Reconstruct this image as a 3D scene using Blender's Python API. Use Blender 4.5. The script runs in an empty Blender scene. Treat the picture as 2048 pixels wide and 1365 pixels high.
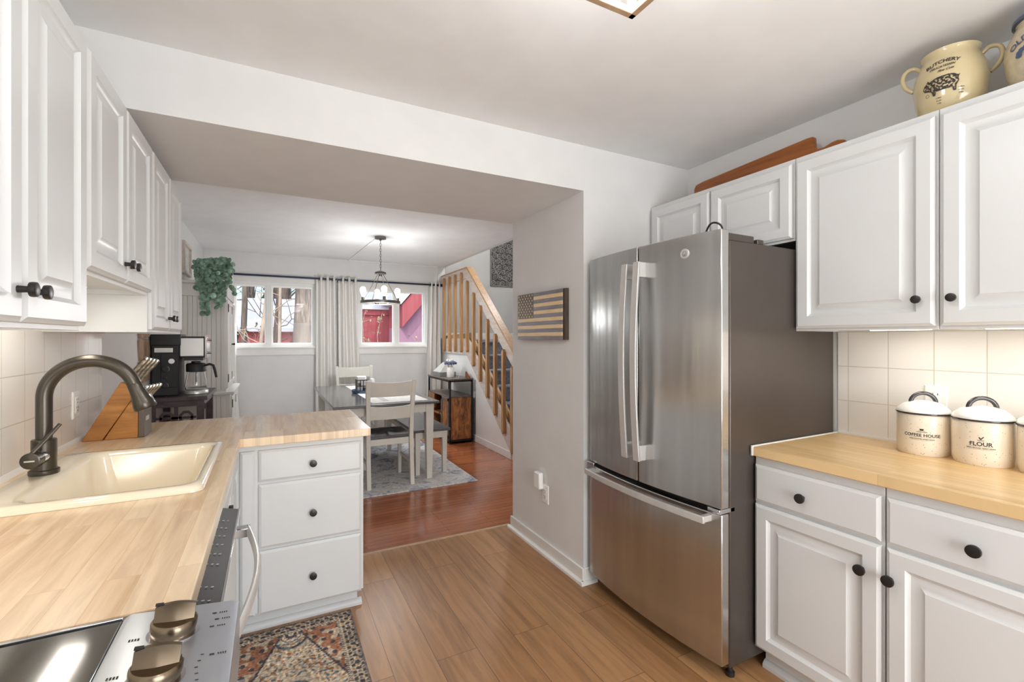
import bpy, bmesh, math, random
from mathutils import Vector, Matrix, noise
PI = math.pi
sc = bpy.context.scene
C = sc.collection
random.seed(7)

# ------------------------------------------------------------------ camera, world, sun, exposure
FPX, CX, CY, CAMH = 926.0, 1024.0, 677.5, 1.36
YAW = math.atan2(1024 - 541, FPX)
cd = bpy.data.cameras.new('camera'); cam = bpy.data.objects.new('camera', cd); C.objects.link(cam)
cam.location = (0, 0, CAMH); cam.rotation_euler = (PI / 2, 0, -YAW)
cd.sensor_width = 36; cd.lens = 36 * FPX / 2048; cd.shift_y = (CY - 682.5) / 2048
cd.clip_start = 0.02; cd.clip_end = 300
sc.camera = cam
sc.view_settings.view_transform = 'Standard'; sc.view_settings.look = 'None'
sc.view_settings.gamma = 1; sc.view_settings.use_curve_mapping = False
sc.view_settings.exposure = 0.03
sc.cycles.max_bounces = 14; sc.cycles.diffuse_bounces = 10; sc.cycles.glossy_bounces = 5
sc.cycles.transmission_bounces = 6; sc.cycles.transparent_max_bounces = 10
sc.cycles.sample_clamp_indirect = 6; sc.cycles.caustics_reflective = False; sc.cycles.caustics_refractive = False
sc.cycles.use_denoising = True
w = bpy.data.worlds.new('sky'); sc.world = w; w.use_nodes = True
nt = w.node_tree; bg = nt.nodes['Background']
sky = nt.nodes.new('ShaderNodeTexSky'); sky.sky_type = 'NISHITA'; sky.sun_disc = False
sky.sun_elevation = math.radians(38); sky.sun_rotation = math.radians(200); sky.air_density = 1.0; sky.dust_density = 1.5
nt.links.new(sky.outputs[0], bg.inputs[0]); bg.inputs[1].default_value = 0.2

def light(name, kind, loc, energy, col=(1, 1, 1), size=0.1, size_y=None, rot=(0, 0, 0), spread=None):
    l = bpy.data.lights.new(name, kind); l.energy = energy; l.color = col
    if kind == 'AREA':
        l.size = size
        if size_y: l.shape = 'RECTANGLE'; l.size_y = size_y
        if spread: l.spread = spread
    elif kind == 'SUN': l.angle = size
    else: l.shadow_soft_size = size
    o = bpy.data.objects.new(name, l); C.objects.link(o); o.location = loc; o.rotation_euler = rot
    return o
light('sun', 'SUN', (0, 0, 20), 1.7, (1, .95, .88), math.radians(.6), rot=(math.radians(48), 0, math.radians(-38)))
# added fills: an unseen patio opening behind the camera, sky panels above the windows
light('patio_fill', 'AREA', (1.0, -1.72, 1.05), 78, (.95, .97, 1), 1.7, 1.7, rot=(PI / 2 + .32, 0, 0))
light('sky_fill_a', 'AREA', (.06, 8.3, 3.6), 240, (.90, .95, 1), 2.2, 1.6, rot=(math.radians(-48), 0, 0))
light('sky_fill_b', 'AREA', (1.65, 8.3, 3.6), 240, (.90, .95, 1), 2.2, 1.6, rot=(math.radians(-48), 0, 0))
light('stairwell_fill', 'POINT', (3.05, 5.4, 3.2), 48, (.95, .97, 1), .12)  # lamp added to brighten the dark stairwell, no source in view
light('kitchen_fill', 'POINT', (.69, -.9, 2.25), 16, (.95, .97, 1), .12)  # fill lamp added behind the camera to lift the kitchen

# ------------------------------------------------------------------ materials
def lin(c):
    c = c / 255.0
    return c / 12.92 if c <= .04045 else ((c + .055) / 1.055) ** 2.4
def L(c): return (lin(c[0]), lin(c[1]), lin(c[2]), 1)
class N:
    def __init__(s, name):
        s.m = bpy.data.materials.new(name); s.m.use_nodes = True; s.t = s.m.node_tree
        s.b = s.t.nodes['Principled BSDF']
    def n(s, typ, **kw):
        o = s.t.nodes.new('ShaderNode' + typ)
        for k, v in kw.items():
            if k in o.inputs.keys(): o.inputs[k].default_value = v
            else: setattr(o, k, v)
        return o
    def l(s, a, b): s.t.links.new(a, b)
    def coord(s, sx=1, sy=1, sz=1, kind='Object'):
        tc = s.n('TexCoord'); mp = s.n('Mapping'); mp.inputs['Scale'].default_value = (sx, sy, sz)
        s.l(tc.outputs[kind], mp.inputs[0]); return mp.outputs[0]
    def noise(s, vec, scale=5, detail=4, rough=.5, dist=0):
        o = s.n('TexNoise'); o.inputs['Scale'].default_value = scale; o.inputs['Detail'].default_value = detail
        o.inputs['Roughness'].default_value = rough; o.inputs['Distortion'].default_value = dist
        s.l(vec, o.inputs['Vector']); return o.outputs['Fac']
    def ramp(s, fac, stops):
        o = s.n('ValToRGB'); e = o.color_ramp.elements
        while len(e) < len(stops): e.new(.5)
        for i, (p, c) in enumerate(stops): e[i].position = p; e[i].color = L(c)
        s.l(fac, o.inputs[0]); return o.outputs[0]
    def mix(s, a, b, fac, mode='MIX'):
        o = s.n('MixRGB'); o.blend_type = mode
        for k, v in ((1, a), (2, b), (0, fac)):
            if hasattr(v, 'links') or hasattr(v, 'is_linked'): s.l(v, o.inputs[k])
            else: o.inputs[k].default_value = v if k == 0 else (L(v) if len(v) == 3 else v)
        return o.outputs[0]
    def bump(s, h, strength=.2, dist=.002):
        o = s.n('Bump'); o.inputs['Strength'].default_value = strength; o.inputs['Distance'].default_value = dist
        s.l(h, o.inputs['Height']); s.l(o.outputs[0], s.b.inputs['Normal'])
    def base(s, c):
        if hasattr(c, 'is_linked'): s.l(c, s.b.inputs['Base Color'])
        else: s.b.inputs['Base Color'].default_value = L(c)
def mat(name, col, rough=.5, metal=0, var=.04, vscale=6, bump=0, bscale=200, coat=0, spec=None, emit=None, es=0, trans=0, ior=1.45):
    k = N(name); v = k.coord()
    n1 = k.noise(v, vscale, 4)
    d = tuple(max(0, int(x * (1 - var * 2))) for x in col)
    k.base(k.ramp(n1, [(.3, d), (.7, col)]) if var > 0 else col)
    k.b.inputs['Roughness'].default_value = rough; k.b.inputs['Metallic'].default_value = metal
    if bump: k.bump(k.noise(v, bscale, 3), bump)
    if coat: k.b.inputs['Coat Weight'].default_value = coat; k.b.inputs['Coat Roughness'].default_value = .08
    if spec is not None: k.b.inputs['Specular IOR Level'].default_value = spec
    if emit: k.b.inputs['Emission Color'].default_value = L(emit); k.b.inputs['Emission Strength'].default_value = es
    if trans: k.b.inputs['Transmission Weight'].default_value = trans; k.b.inputs['IOR'].default_value = ior
    return k.m
def planks(name, c1, c2, length, width, along='Y', rough=.4, grain=.35, gap=.001, gapcol=(90, 60, 35), gs=(3, 70), knots=True, coat=0, seed=0.0, contrast=.8, bumpy=.15):
    k = N(name); tc = k.n('TexCoord'); sp = k.n('SeparateXYZ'); k.l(tc.outputs['Object'], sp.inputs[0])
    cb = k.n('CombineXYZ'); a, b = ('Y', 'X') if along == 'Y' else ('X', 'Y')
    k.l(sp.outputs[a], cb.inputs[0]); k.l(sp.outputs[b], cb.inputs[1])
    br = k.n('TexBrick'); br.offset = .37; br.squash = 1
    br.inputs['Color1'].default_value = (0, 0, 0, 1); br.inputs['Color2'].default_value = (1, 1, 1, 1); br.inputs['Mortar'].default_value = (.5, .5, .5, 1)
    br.inputs['Scale'].default_value = 1; br.inputs['Mortar Size'].default_value = gap; br.inputs['Mortar Smooth'].default_value = 0
    br.inputs['Brick Width'].default_value = length; br.inputs['Row Height'].default_value = width
    k.l(cb.outputs[0], br.inputs['Vector'])
    rnd = k.n('SeparateColor'); k.l(br.outputs['Color'], rnd.inputs[0])
    # grain, shifted per board
    ad = k.n('Math', operation='MULTIPLY'); k.l(rnd.outputs[0], ad.inputs[0]); ad.inputs[1].default_value = 37.0
    cg = k.n('CombineXYZ')
    m1 = k.n('Math', operation='MULTIPLY'); k.l(sp.outputs[a], m1.inputs[0]); m1.inputs[1].default_value = gs[0]
    m2 = k.n('Math', operation='MULTIPLY'); k.l(sp.outputs[b], m2.inputs[0]); m2.inputs[1].default_value = gs[1]
    k.l(m1.outputs[0], cg.inputs[0]); k.l(m2.outputs[0], cg.inputs[1]); k.l(ad.outputs[0], cg.inputs[2])
    g = k.noise(cg.outputs[0], 1.0, 6, .6, .6)
    cc = k.ramp(rnd.outputs[0], [(0, c2), (1, c1)])
    dark = tuple(int(x * (1 - grain)) for x in c2)
    gr = k.ramp(g, [(.25, dark), (.6, c1)])
    col = k.mix(cc, gr, .45)
    if knots:
        cg2 = k.n('CombineXYZ')
        m3 = k.n('Math', operation='MULTIPLY'); k.l(sp.outputs[a], m3.inputs[0]); m3.inputs[1].default_value = 5
        m4 = k.n('Math', operation='MULTIPLY'); k.l(sp.outputs[b], m4.inputs[0]); m4.inputs[1].default_value = 16
        k.l(m3.outputs[0], cg2.inputs[0]); k.l(m4.outputs[0], cg2.inputs[1]); k.l(ad.outputs[0], cg2.inputs[2])
        kn = k.noise(cg2.outputs[0], 1.1, 2, .5, .3)
        mr = k.n('MapRange'); k.l(kn, mr.inputs[0]); mr.inputs[1].default_value = .72; mr.inputs[2].default_value = .82
        col = k.mix(col, tuple(int(x * .55) for x in c2), mr.outputs[0])
    col = k.mix(col, gapcol, br.outputs['Fac'])
    k.base(col); k.b.inputs['Roughness'].default_value = rough
    if bumpy: k.bump(g, bumpy, .001)
    if coat: k.b.inputs['Coat Weight'].default_value = coat; k.b.inputs['Coat Roughness'].default_value = .12
    return k.m
def woodm(name, c1, c2, gs=(40, 40, 3), rough=.45, sc_=1.0, dist=.8):
    k = N(name); v = k.coord(*gs); g = k.noise(v, sc_, 6, .6, dist)
    k.base(k.ramp(g, [(.3, c2), (.68, c1)])); k.b.inputs['Roughness'].default_value = rough; k.bump(g, .15, .001)
    return k.m
def tilemat(name):
    k = N(name); tc = k.n('TexCoord'); sp = k.n('SeparateXYZ'); k.l(tc.outputs['Object'], sp.inputs[0])
    cb = k.n('CombineXYZ'); k.l(sp.outputs['Y'], cb.inputs[0]); k.l(sp.outputs['Z'], cb.inputs[1])
    br = k.n('TexBrick'); br.offset = 0; br.squash = 1
    for a, b in (('Scale', 1), ('Mortar Size', .0016), ('Mortar Smooth', .3), ('Brick Width', .155), ('Row Height', .158)): br.inputs[a].default_value = b
    br.inputs['Color1'].default_value = L((230, 228, 224)); br.inputs['Color2'].default_value = L((227, 224, 219)); br.inputs['Mortar'].default_value = L((206, 196, 180))
    k.l(cb.outputs[0], br.inputs['Vector']); k.base(br.outputs['Color'])
    iv = k.n('Math', operation='SUBTRACT'); iv.inputs[0].default_value = 1; k.l(br.outputs['Fac'], iv.inputs[1])
    k.b.inputs['Roughness'].default_value = .12; k.bump(iv.outputs[0], .8, .0015)
    return k.m
def steel(name, col=(176, 176, 178), rough=.3, aniso=.75, axis='Z'):
    k = N(name); k.b.inputs['Metallic'].default_value = 1
    v = k.coord(.6, 6, .4); g = k.noise(v, 2, 2)
    d = tuple(int(x * .95) for x in col)
    k.base(k.ramp(g, [(.35, d), (.65, col)])); k.b.inputs['Roughness'].default_value = rough
    if aniso:
        k.bump(k.noise(k.coord(1, 9, .5), 1.0, 2, .5), .5, .012)
        k.b.inputs['Anisotropic'].default_value = aniso
        t = k.n('Tangent'); t.direction_type = 'RADIAL'; t.axis = axis; k.l(t.outputs[0], k.b.inputs['Tangent'])
    return k.m
def vcolmat(name, rough=.95, bump=.4):
    k = N(name); a = k.n('Attribute'); a.attribute_name = 'col'; k.l(a.outputs['Color'], k.b.inputs['Base Color'])
    k.b.inputs['Roughness'].default_value = rough; k.b.inputs['Specular IOR Level'].default_value = .1
    if bump: k.bump(k.noise(k.coord(), 400, 2), bump, .002)
    return k.m
M = {}
M['wall'] = mat('wall_paint', (221, 221, 220), .85, var=.01, bump=.05, bscale=300)
M['ceil'] = mat('ceiling_paint', (235, 236, 236), .9, var=.01, bump=.05, bscale=150)
M['grey_wall'] = mat('stairwell_paint', (184, 182, 178), .85, var=.01)
M['trim'] = mat('white_trim', (228, 227, 224), .45, var=.01)
M['cab'] = mat('cabinet_white', (213, 215, 215), .35, var=.008, vscale=3, bump=.02, bscale=60)
M['cabin'] = mat('cabinet_underside', (210, 210, 208), .6, var=.02)
M['cream'] = mat('cream_paint', (216, 213, 203), .5, var=.02)
M['knob'] = mat('black_knob', (56, 53, 52), .35, .6, var=.02)
M['bronze'] = mat('dark_bronze', (90, 85, 78), .3, .85, var=.04)
M['black'] = mat('black_plastic', (32, 32, 34), .35, var=.02)
M['matblack'] = mat('matte_black', (30, 30, 31), .6, var=.02)
M['iron'] = mat('black_iron', (42, 42, 43), .5, .5, var=.05)
M['steel'] = steel('brushed_steel', (204, 203, 201), .25, .8)
M['steel2'] = steel('satin_steel', (222, 221, 218), .38, 0); M['steel2'].node_tree.nodes['Principled BSDF'].inputs['Metallic'].default_value = .55
M['chrome'] = mat('chrome', (215, 215, 218), .12, 1, var=0)
M['knobsteel'] = steel('knob_steel', (132, 117, 98), .27, 0)
M['range_panel'] = mat('range_steel', (196, 202, 210), .3, .85, var=.02)
M['fridge_side'] = mat('fridge_side', (88, 81, 76), .34, .55, var=.02, bump=.05, bscale=500)
M['blackglass'] = mat('black_glass', (34, 35, 34), .08, var=0, coat=.5)
M['glasstop'] = mat('ceramic_cooktop', (52, 52, 46), .1, var=.05, coat=1)
M['enamel'] = mat('enamel_biscuit', (236, 226, 204), .12, var=.005, coat=.6)
M['block'] = planks('butcher_block', (238, 218, 188), (206, 168, 124), .55, .054, 'Y', .3, .24, .0004, (196, 160, 114), (3.0, 30), coat=.2)
M['block2'] = planks('butcher_block_warm_lit', (226, 196, 146), (206, 170, 114), .75, .042, 'Y', .35, .16, .0003, (180, 140, 90), (2.2, 38), knots=False, coat=.15)  # same wood as the left counter, warm lamplight put into the colour
M['oak'] = planks('oak_plank_floor', (182, 138, 94), (146, 103, 64), 1.22, .182, 'Y', .38, .45, .0012, (96, 64, 38), (2.2, 30))
M['cherry'] = planks('cherry_floor', (182, 110, 72), (148, 84, 50), .9, .057, 'X', .2, .3, .0012, (84, 44, 26), (3, 60), coat=.45, knots=False, bumpy=.05)
M['tile'] = tilemat('glazed_tile')
M['pine'] = woodm('pine', (192, 152, 106), (162, 118, 76), (30, 30, 3), .4)
M['pinewhite'] = woodm('pale_sheen_pine', (208, 200, 196), (188, 172, 156), (30, 4, 30), .35)  # pale wood; on the rail boards it paints in reflected daylight
M['blockwood'] = woodm('knife_block_wood', (184, 130, 70), (144, 92, 44), (4, 40, 30), .35)
M['boardwood'] = woodm('cherry_board', (166, 100, 44), (120, 64, 24), (22, 2.5, 22), .4)
M['rustic'] = woodm('rustic_brown', (190, 122, 62), (62, 42, 32), (12, 12, 4), .5, 1.6, 1.2)
M['rustdark'] = woodm('rustic_dark', (116, 100, 92), (66, 54, 48), (26, 5, 26), .4)
M['espresso'] = woodm('espresso_wood', (78, 66, 66), (54, 44, 44), (30, 6, 30), .35)
M['slate'] = woodm('slate_stain', (98, 97, 98), (74, 74, 76), (6, 30, 30), .16)
M['weathered'] = woodm('weathered_wood', (176, 150, 124), (110, 84, 64), (18, 18, 4), .8)
M['greybox'] = woodm('grey_box_wood', (140, 138, 134), (100, 98, 96), (8, 30, 30), .6)
M['glass'] = mat('clear_glass', (255, 255, 255), .02, var=0, trans=1)
M['handle_inlay'] = mat('knife_handle', (168, 158, 138), .35, .7, var=.2, vscale=90)
M['knifegrey'] = mat('block_end', (98, 86, 80), .4, var=.05)
M['navy'] = mat('rod_metal', (50, 58, 78), .35, .7, var=.02)
M['white'] = mat('white_plastic', (238, 238, 236), .35, var=0)
M['ceramic'] = mat('white_ceramic', (240, 238, 234), .15, var=0, coat=.5)
M['charcoal'] = mat('charcoal_enamel', (50, 48, 48), .15, .1, var=0, coat=.5)
M['print'] = mat('black_print', (52, 44, 38), .7, var=0)
M['printlight'] = mat('light_print', (190, 190, 186), .6, var=0)
M['blueprint'] = mat('blue_print', (74, 88, 120), .5, var=0)
M['crock'] = mat('cream_stoneware', (208, 192, 150), .16, var=.03, coat=.6)
M['crock2'] = mat('grey_stoneware', (200, 186, 158), .18, var=.04, vscale=60, coat=.6)
M['blueglaze'] = mat('blue_glaze', (70, 84, 112), .15, var=.04, coat=.6)
M['leaf'] = mat('leaf_green', (130, 166, 140), .45, var=.24, vscale=22)
M['stem'] = mat('stem', (90, 84, 60), .8)
M['pot'] = mat('pot', (70, 66, 62), .6)
M['carpet'] = mat('blue_grey_carpet', (152, 160, 176), .95, var=.14, vscale=60, bump=.8, bscale=300)
M['barnred'] = woodm('barn_red', (190, 104, 108), (170, 84, 92), (14, 14, .6), .8)
M['barnshade'] = woodm('shaded_red_siding', (190, 146, 168), (176, 134, 156), (20, 20, .6), .8)  # red siding with bluish sky shade painted into its colour
M['snow'] = mat('snow', (232, 236, 246), .8, var=.04, vscale=2)
M['roofdark'] = mat('shed_roof', (96, 104, 130), .7)
M['bark'] = woodm('bark', (150, 136, 124), (84, 76, 74), (14, 14, 1.5), .95, 1.2, 1.6)
M['twig'] = mat('twig', (206, 186, 168), .9, var=.1)
M['evergreen'] = mat('evergreen', (92, 110, 84), .9, var=.25, vscale=8)
M['dryleaf'] = mat('dry_leaf', (196, 176, 140), .8, var=.2, vscale=20)
M['ground'] = mat('leafy_ground', (186, 178, 170), .95, var=.2, vscale=3)
M['bulb'] = mat('lit_bulb', (255, 244, 224), .3, var=0, emit=(255, 236, 204), es=9)
M['led'] = mat('lit_strip', (255, 246, 226), .3, var=0, emit=(255, 236, 200), es=7)
M['nickel'] = mat('brushed_nickel', (118, 116, 112), .35, .9, var=.05)
M['rosegold'] = woodm('light_frame', (196, 168, 136), (166, 138, 112), (12, 12, 12), .4)
M['artgrey'] = mat('carved_grey', (146, 143, 138), .6, .2, var=.12, vscale=40)
M['artdark'] = mat('carved_backing', (70, 68, 66), .8)
def fabric():
    k = N('linen_curtain'); v = k.coord(1, 1, 1); n1 = k.noise(k.coord(120, 120, 8), 1, 3); n2 = k.noise(k.coord(8, 8, 160), 1, 3)
    m = k.mix(n1, n2, .5); k.base(k.ramp(m, [(.3, (224, 222, 218)), (.7, (231, 229, 225))]))
    k.b.inputs['Roughness'].default_value = .95; k.b.inputs['Specular IOR Level'].default_value = .1
    return k.m
M['linen'] = fabric()
def speckle():
    k = N('speckled_stoneware'); v = k.coord(); vo = k.n('TexVoronoi'); vo.inputs['Scale'].default_value = 130; k.l(v, vo.inputs['Vector'])
    n = k.noise(v, 60, 2); mr = k.n('MapRange'); k.l(vo.outputs['Distance'], mr.inputs[0]); mr.inputs[1].default_value = .14; mr.inputs[2].default_value = .2
    mr.inputs[3].default_value = 1; mr.inputs[4].default_value = 0
    th = k.n('Math', operation='GREATER_THAN'); k.l(n, th.inputs[0]); th.inputs[1].default_value = .52
    mu = k.n('Math', operation='MULTIPLY'); k.l(mr.outputs[0], mu.inputs[0]); k.l(th.outputs[0], mu.inputs[1])
    k.base(k.mix((230, 220, 202), (128, 112, 92), mu.outputs[0])); k.b.inputs['Roughness'].default_value = .2
    return k.m
M['speckle'] = speckle()
M['vcol'] = vcolmat('woven_rug')
M['marble'] = None
def shagrug():
    k = N('distressed_rug'); v = k.coord(); a = k.noise(v, 3.5, 10, .75, 1.2); b = k.noise(v, 40, 4, .7)
    c = k.ramp(a, [(.36, (84, 94, 120)), (.43, (150, 158, 174)), (.5, (236, 234, 232)), (.58, (196, 192, 186)), (.66, (242, 240, 238))])
    d = k.ramp(b, [(.35, (120, 122, 128)), (.6, (225, 224, 222))]); k.base(k.mix(c, d, .22))
    k.b.inputs['Roughness'].default_value = 1; k.bump(b, .6, .004); return k.m
M['rug2'] = shagrug()

# ------------------------------------------------------------------ mesh helpers
class MB:
    def __init__(s): s.v = []; s.f = []
    def add(s, vs, fs):
        o = len(s.v); s.v += [tuple(p) for p in vs]; s.f += [tuple(i + o for i in f) for f in fs]; return s
    def box(s, a, b, tf=None):
        x0, y0, z0 = a; x1, y1, z1 = b
        vs = [(x0, y0, z0), (x1, y0, z0), (x1, y1, z0), (x0, y1, z0), (x0, y0, z1), (x1, y0, z1), (x1, y1, z1), (x0, y1, z1)]
        if tf: vs = [tf(*p) for p in vs]
        return s.add(vs, [(0, 3, 2, 1), (4, 5, 6, 7), (0, 1, 5, 4), (1, 2, 6, 5), (2, 3, 7, 6), (3, 0, 4, 7)])
    def prism(s, poly, h0, h1, tf):
        n = len(poly); vs = [tf(a, b, h0) for a, b in poly] + [tf(a, b, h1) for a, b in poly]
        return s.add(vs, [tuple(range(n - 1, -1, -1)), tuple(range(n, 2 * n))] + [(i, (i + 1) % n, n + (i + 1) % n, n + i) for i in range(n)])
    def rings(s, rs, cap0=True, cap1=True, closed=True):
        n = len(rs[0]); vs = [p for r in rs for p in r]; fs = []
        for k in range(len(rs) - 1):
            for i in range(n if closed else n - 1):
                j = (i + 1) % n; fs.append((k * n + i, k * n + j, (k + 1) * n + j, (k + 1) * n + i))
        if cap0: fs.append(tuple(range(n - 1, -1, -1)))
        if cap1: fs.append(tuple(range((len(rs) - 1) * n, len(rs) * n)))
        return s.add(vs, fs)
    def lathe(s, prof, tf=lambda x, y, h: (x, y, h), seg=28, cap0=True, cap1=True, sx=1, sy=1):
        rs = [[tf(r * sx * math.cos(2 * PI * i / seg), r * sy * math.sin(2 * PI * i / seg), h) for i in range(seg)] for r, h in prof]
        return s.rings(rs, cap0, cap1)
    def tube(s, pts, r, seg=10, cap=True, flat=None):
        pts = [Vector(p) for p in pts]; n = len(pts); rr = r if isinstance(r, (list, tuple)) else [r] * n
        tg = [(pts[min(i + 1, n - 1)] - pts[max(i - 1, 0)]).normalized() for i in range(n)]
        up = Vector((0, 0, 1)) if abs(tg[0].z) < .9 else Vector((1, 0, 0))
        a = tg[0].cross(up).normalized(); rs = []
        for i in range(n):
            a = (a - tg[i] * a.dot(tg[i])).normalized(); b = tg[i].cross(a)
            f = flat or (1, 1)
            rs.append([tuple(pts[i] + (a * math.cos(2 * PI * k / seg) * f[0] + b * math.sin(2 * PI * k / seg) * f[1]) * rr[i]) for k in range(seg)])
        return s.rings(rs, cap, cap)
    def sphere(s, c, r, seg=14, rings=8, sz=1):
        prof = [(max(r * math.sin(PI * i / rings), 1e-4), -r * sz * math.cos(PI * i / rings)) for i in range(rings + 1)]
        return s.lathe(prof, lambda x, y, h: (c[0] + x, c[1] + y, c[2] + h), seg)
    def panel(s, tf, u0, u1, v0, v1, prof):
        rs = []
        for ins, h in prof:
            rs.append([tf(u0 + ins, v0 + ins, h), tf(u1 - ins, v0 + ins, h), tf(u1 - ins, v1 - ins, h), tf(u0 + ins, v1 - ins, h)])
        return s.rings(rs)
ORG = {}
def obj(name, mb, m, parent=None, bevel=0, smooth=True, solid=0, sharp=35, seg=2):
    if parent is not None: o0 = ORG[parent.name]
    else:
        xs = [p[0] for p in mb.v]; ys = [p[1] for p in mb.v]; zs = [p[2] for p in mb.v]
        o0 = ((min(xs) + max(xs)) / 2, (min(ys) + max(ys)) / 2, min(zs))
    me = bpy.data.meshes.new(name)
    me.from_pydata([(p[0] - o0[0], p[1] - o0[1], p[2] - o0[2]) for p in mb.v], [], mb.f)
    bm = bmesh.new(); bm.from_mesh(me); bmesh.ops.recalc_face_normals(bm, faces=bm.faces); bm.to_mesh(me); bm.free()
    if m is not None: me.materials.append(m)
    if smooth:
        for p in me.polygons: p.use_smooth = True
        me.set_sharp_from_angle(angle=math.radians(sharp))
    o = bpy.data.objects.new(name, me); C.objects.link(o)
    if parent is not None: o.parent = parent
    else: o.location = o0
    ORG[o.name] = o0
    if solid:
        md = o.modifiers.new('solid', 'SOLIDIFY'); md.thickness = solid; md.offset = 0
    if bevel:
        md = o.modifiers.new('bevel', 'BEVEL'); md.width = bevel; md.segments = seg; md.limit_method = 'ANGLE'; md.angle_limit = math.radians(40)
        md.harden_normals = False
    return o
def tag(o, label, cat=None, group=None):
    o['label'] = label
    if cat: o['category'] = cat
    if group: o['group'] = group
    return o
def thing(name, label, cat, loc=(0, 0, 0), group=None):
    o = bpy.data.objects.new(name, None); C.objects.link(o); o.location = loc; o.empty_display_size = .05
    ORG[o.name] = tuple(loc); return tag(o, label, cat, group)
def struct(name, mb, m, bevel=0, parent=None, **k):
    o = obj(name, mb, m, parent, bevel, **k)
    if parent is None: o['kind'] = 'structure'
    return o
def dup(root, loc, label, group=None, rotz=None):
    r = root.copy(); C.objects.link(r); r.location = loc; r['label'] = label
    if rotz is not None: r.rotation_euler = (0, 0, rotz)
    if group: r['group'] = group
    for ch in list(root.children):
        c = ch.copy(); C.objects.link(c); c.parent = r
        for g in list(ch.children):
            d = g.copy(); C.objects.link(d); d.parent = c
    return r
def box(a, b): return MB().box(a, b)
def text_mesh(s, size, align='CENTER', shear=0, bold=.02):
    cu = bpy.data.curves.new('t', 'FONT'); cu.body = s; cu.size = size; cu.align_x = align; cu.shear = shear; cu.resolution_u = 3; cu.offset = size * bold
    to = bpy.data.objects.new('t', cu); C.objects.link(to)
    bpy.context.view_layer.update()
    me = bpy.data.meshes.new_from_object(to.evaluated_get(bpy.context.evaluated_depsgraph_get()))
    vs = [tuple(v.co) for v in me.vertices]; fs = [tuple(p.vertices) for p in me.polygons]
    bpy.data.objects.remove(to); bpy.data.meshes.remove(me); bpy.data.curves.remove(cu)
    return vs, fs
def add_text(mb, s, size, tf, off=(0, 0), arc=None, **k):
    vs, fs = text_mesh(s, size, **k); out = []
    for x, y, z in vs:
        if arc:
            a = x / arc; x2 = math.sin(a) * (arc + y); y2 = math.cos(a) * (arc + y) - arc; x, y = x2, y2
        out.append(tf(x + off[0], y + off[1]))
    mb.add(out, fs)
faceR = lambda x0: (lambda u, v, n: (x0 - n, u, v))
faceL = lambda x0: (lambda u, v, n: (x0 + n, u, v))
faceS = lambda y0: (lambda u, v, n: (u, y0 - n, v))
DOOR = [(0, 0), (0, .012), (.004, .014), (.010, .019), (.012, .019), (.050, .019), (.054, .014), (.062, .009), (.070, .0085), (.084, .010), (.098, .0165), (.100, .018), (.104, .018)]
DRAW = [(0, 0), (0, .011), (.011, .018), (.013, .018)]
def knob_mb(tf, u, v, r=.016, ln=.028):
    return MB().lathe([(.007, 0), (.006, ln * .55), (r * .95, ln * .66), (r, ln * .8), (r * .96, ln * .97), (r * .8, ln)], lambda x, y, h: tf(u + x, v + y, h), 20)
def front(parent, tf, u0, u1, v0, v1, ku=None, kv=None, drawer=False, kr=.016, kl=.028):
    d = obj('drawer_front' if drawer else 'door', MB().panel(tf, u0, u1, v0, v1, DRAW if drawer else DOOR), M['cab'], parent, sharp=20)
    if ku is not None:
        tf2 = lambda a, b, n: tf(a, b, n + .017)
        obj('knob', knob_mb(tf2, ku, kv, kr, kl), M['knob'], d)
    return d

# ------------------------------------------------------------------ room shell
XL, XR, YB, YW = -.75, 2.36, -1.7, 7.0
ZK, ZD, ZB = 2.435, 2.49, 2.183
XS = 2.40   # stair wall plane
struct('floor', box((XL - .1, YB, -.06), (XR + .1, 3.01, 0)), M['oak'])
struct('floor', box((XL - .1, 3.01, -.06), (3.76, YW + .1, 0)), M['cherry'])
struct('trim_1', box((.3, 3.0, -.001), (1.545, 3.02, .005)), M['rosegold'])
struct('wall_left', box((XL - .12, YB - .1, 0), (XL, YW + .1, 2.6)), M['wall'])
struct('wall_right', box((XR, YB - .1, 0), (XR + .12, 2.1, 2.6)), M['wall'])
struct('ceiling', box((XL - .1, YB - .1, ZK), (XR + .1, 2.1, ZK + .1)), M['ceil'])
struct('ceiling', box((XL - .1, 2.95, ZD), (2.40, YW + .1, ZD + .1)), M['ceil'])
struct('wall_beam', box((XL, 2.1, ZB), (1.545, 2.95, 2.6)), M['wall'])
struct('wall_column', box((1.545, 2.1, 0), (3.76, 2.95, 2.6)), M['wall'])
def baseboard(name, a, b, m='trim'):
    return struct(name, box(a, b), M[m], .004)
baseboard('baseboard_column', (1.53, 2.088, 0), (1.545, 2.962, .085))
baseboard('baseboard_column', (1.545, 2.088, 0), (1.64, 2.1, .085))
b = MB().prism([(0, 0), (.02, 0), (.018, .014), (.008, .02), (0, .02)], 2.07, 2.975, lambda a, c, h: (1.53 - a, h, c)); struct('trim_2', b, M['trim'])
b = MB().prism([(0, 0), (.02, 0), (.018, .014), (.008, .02), (0, .02)], 1.51, 1.62, lambda a, c, h: (h, 2.088 - a, c)); struct('trim_3', b, M['trim'])
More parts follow.
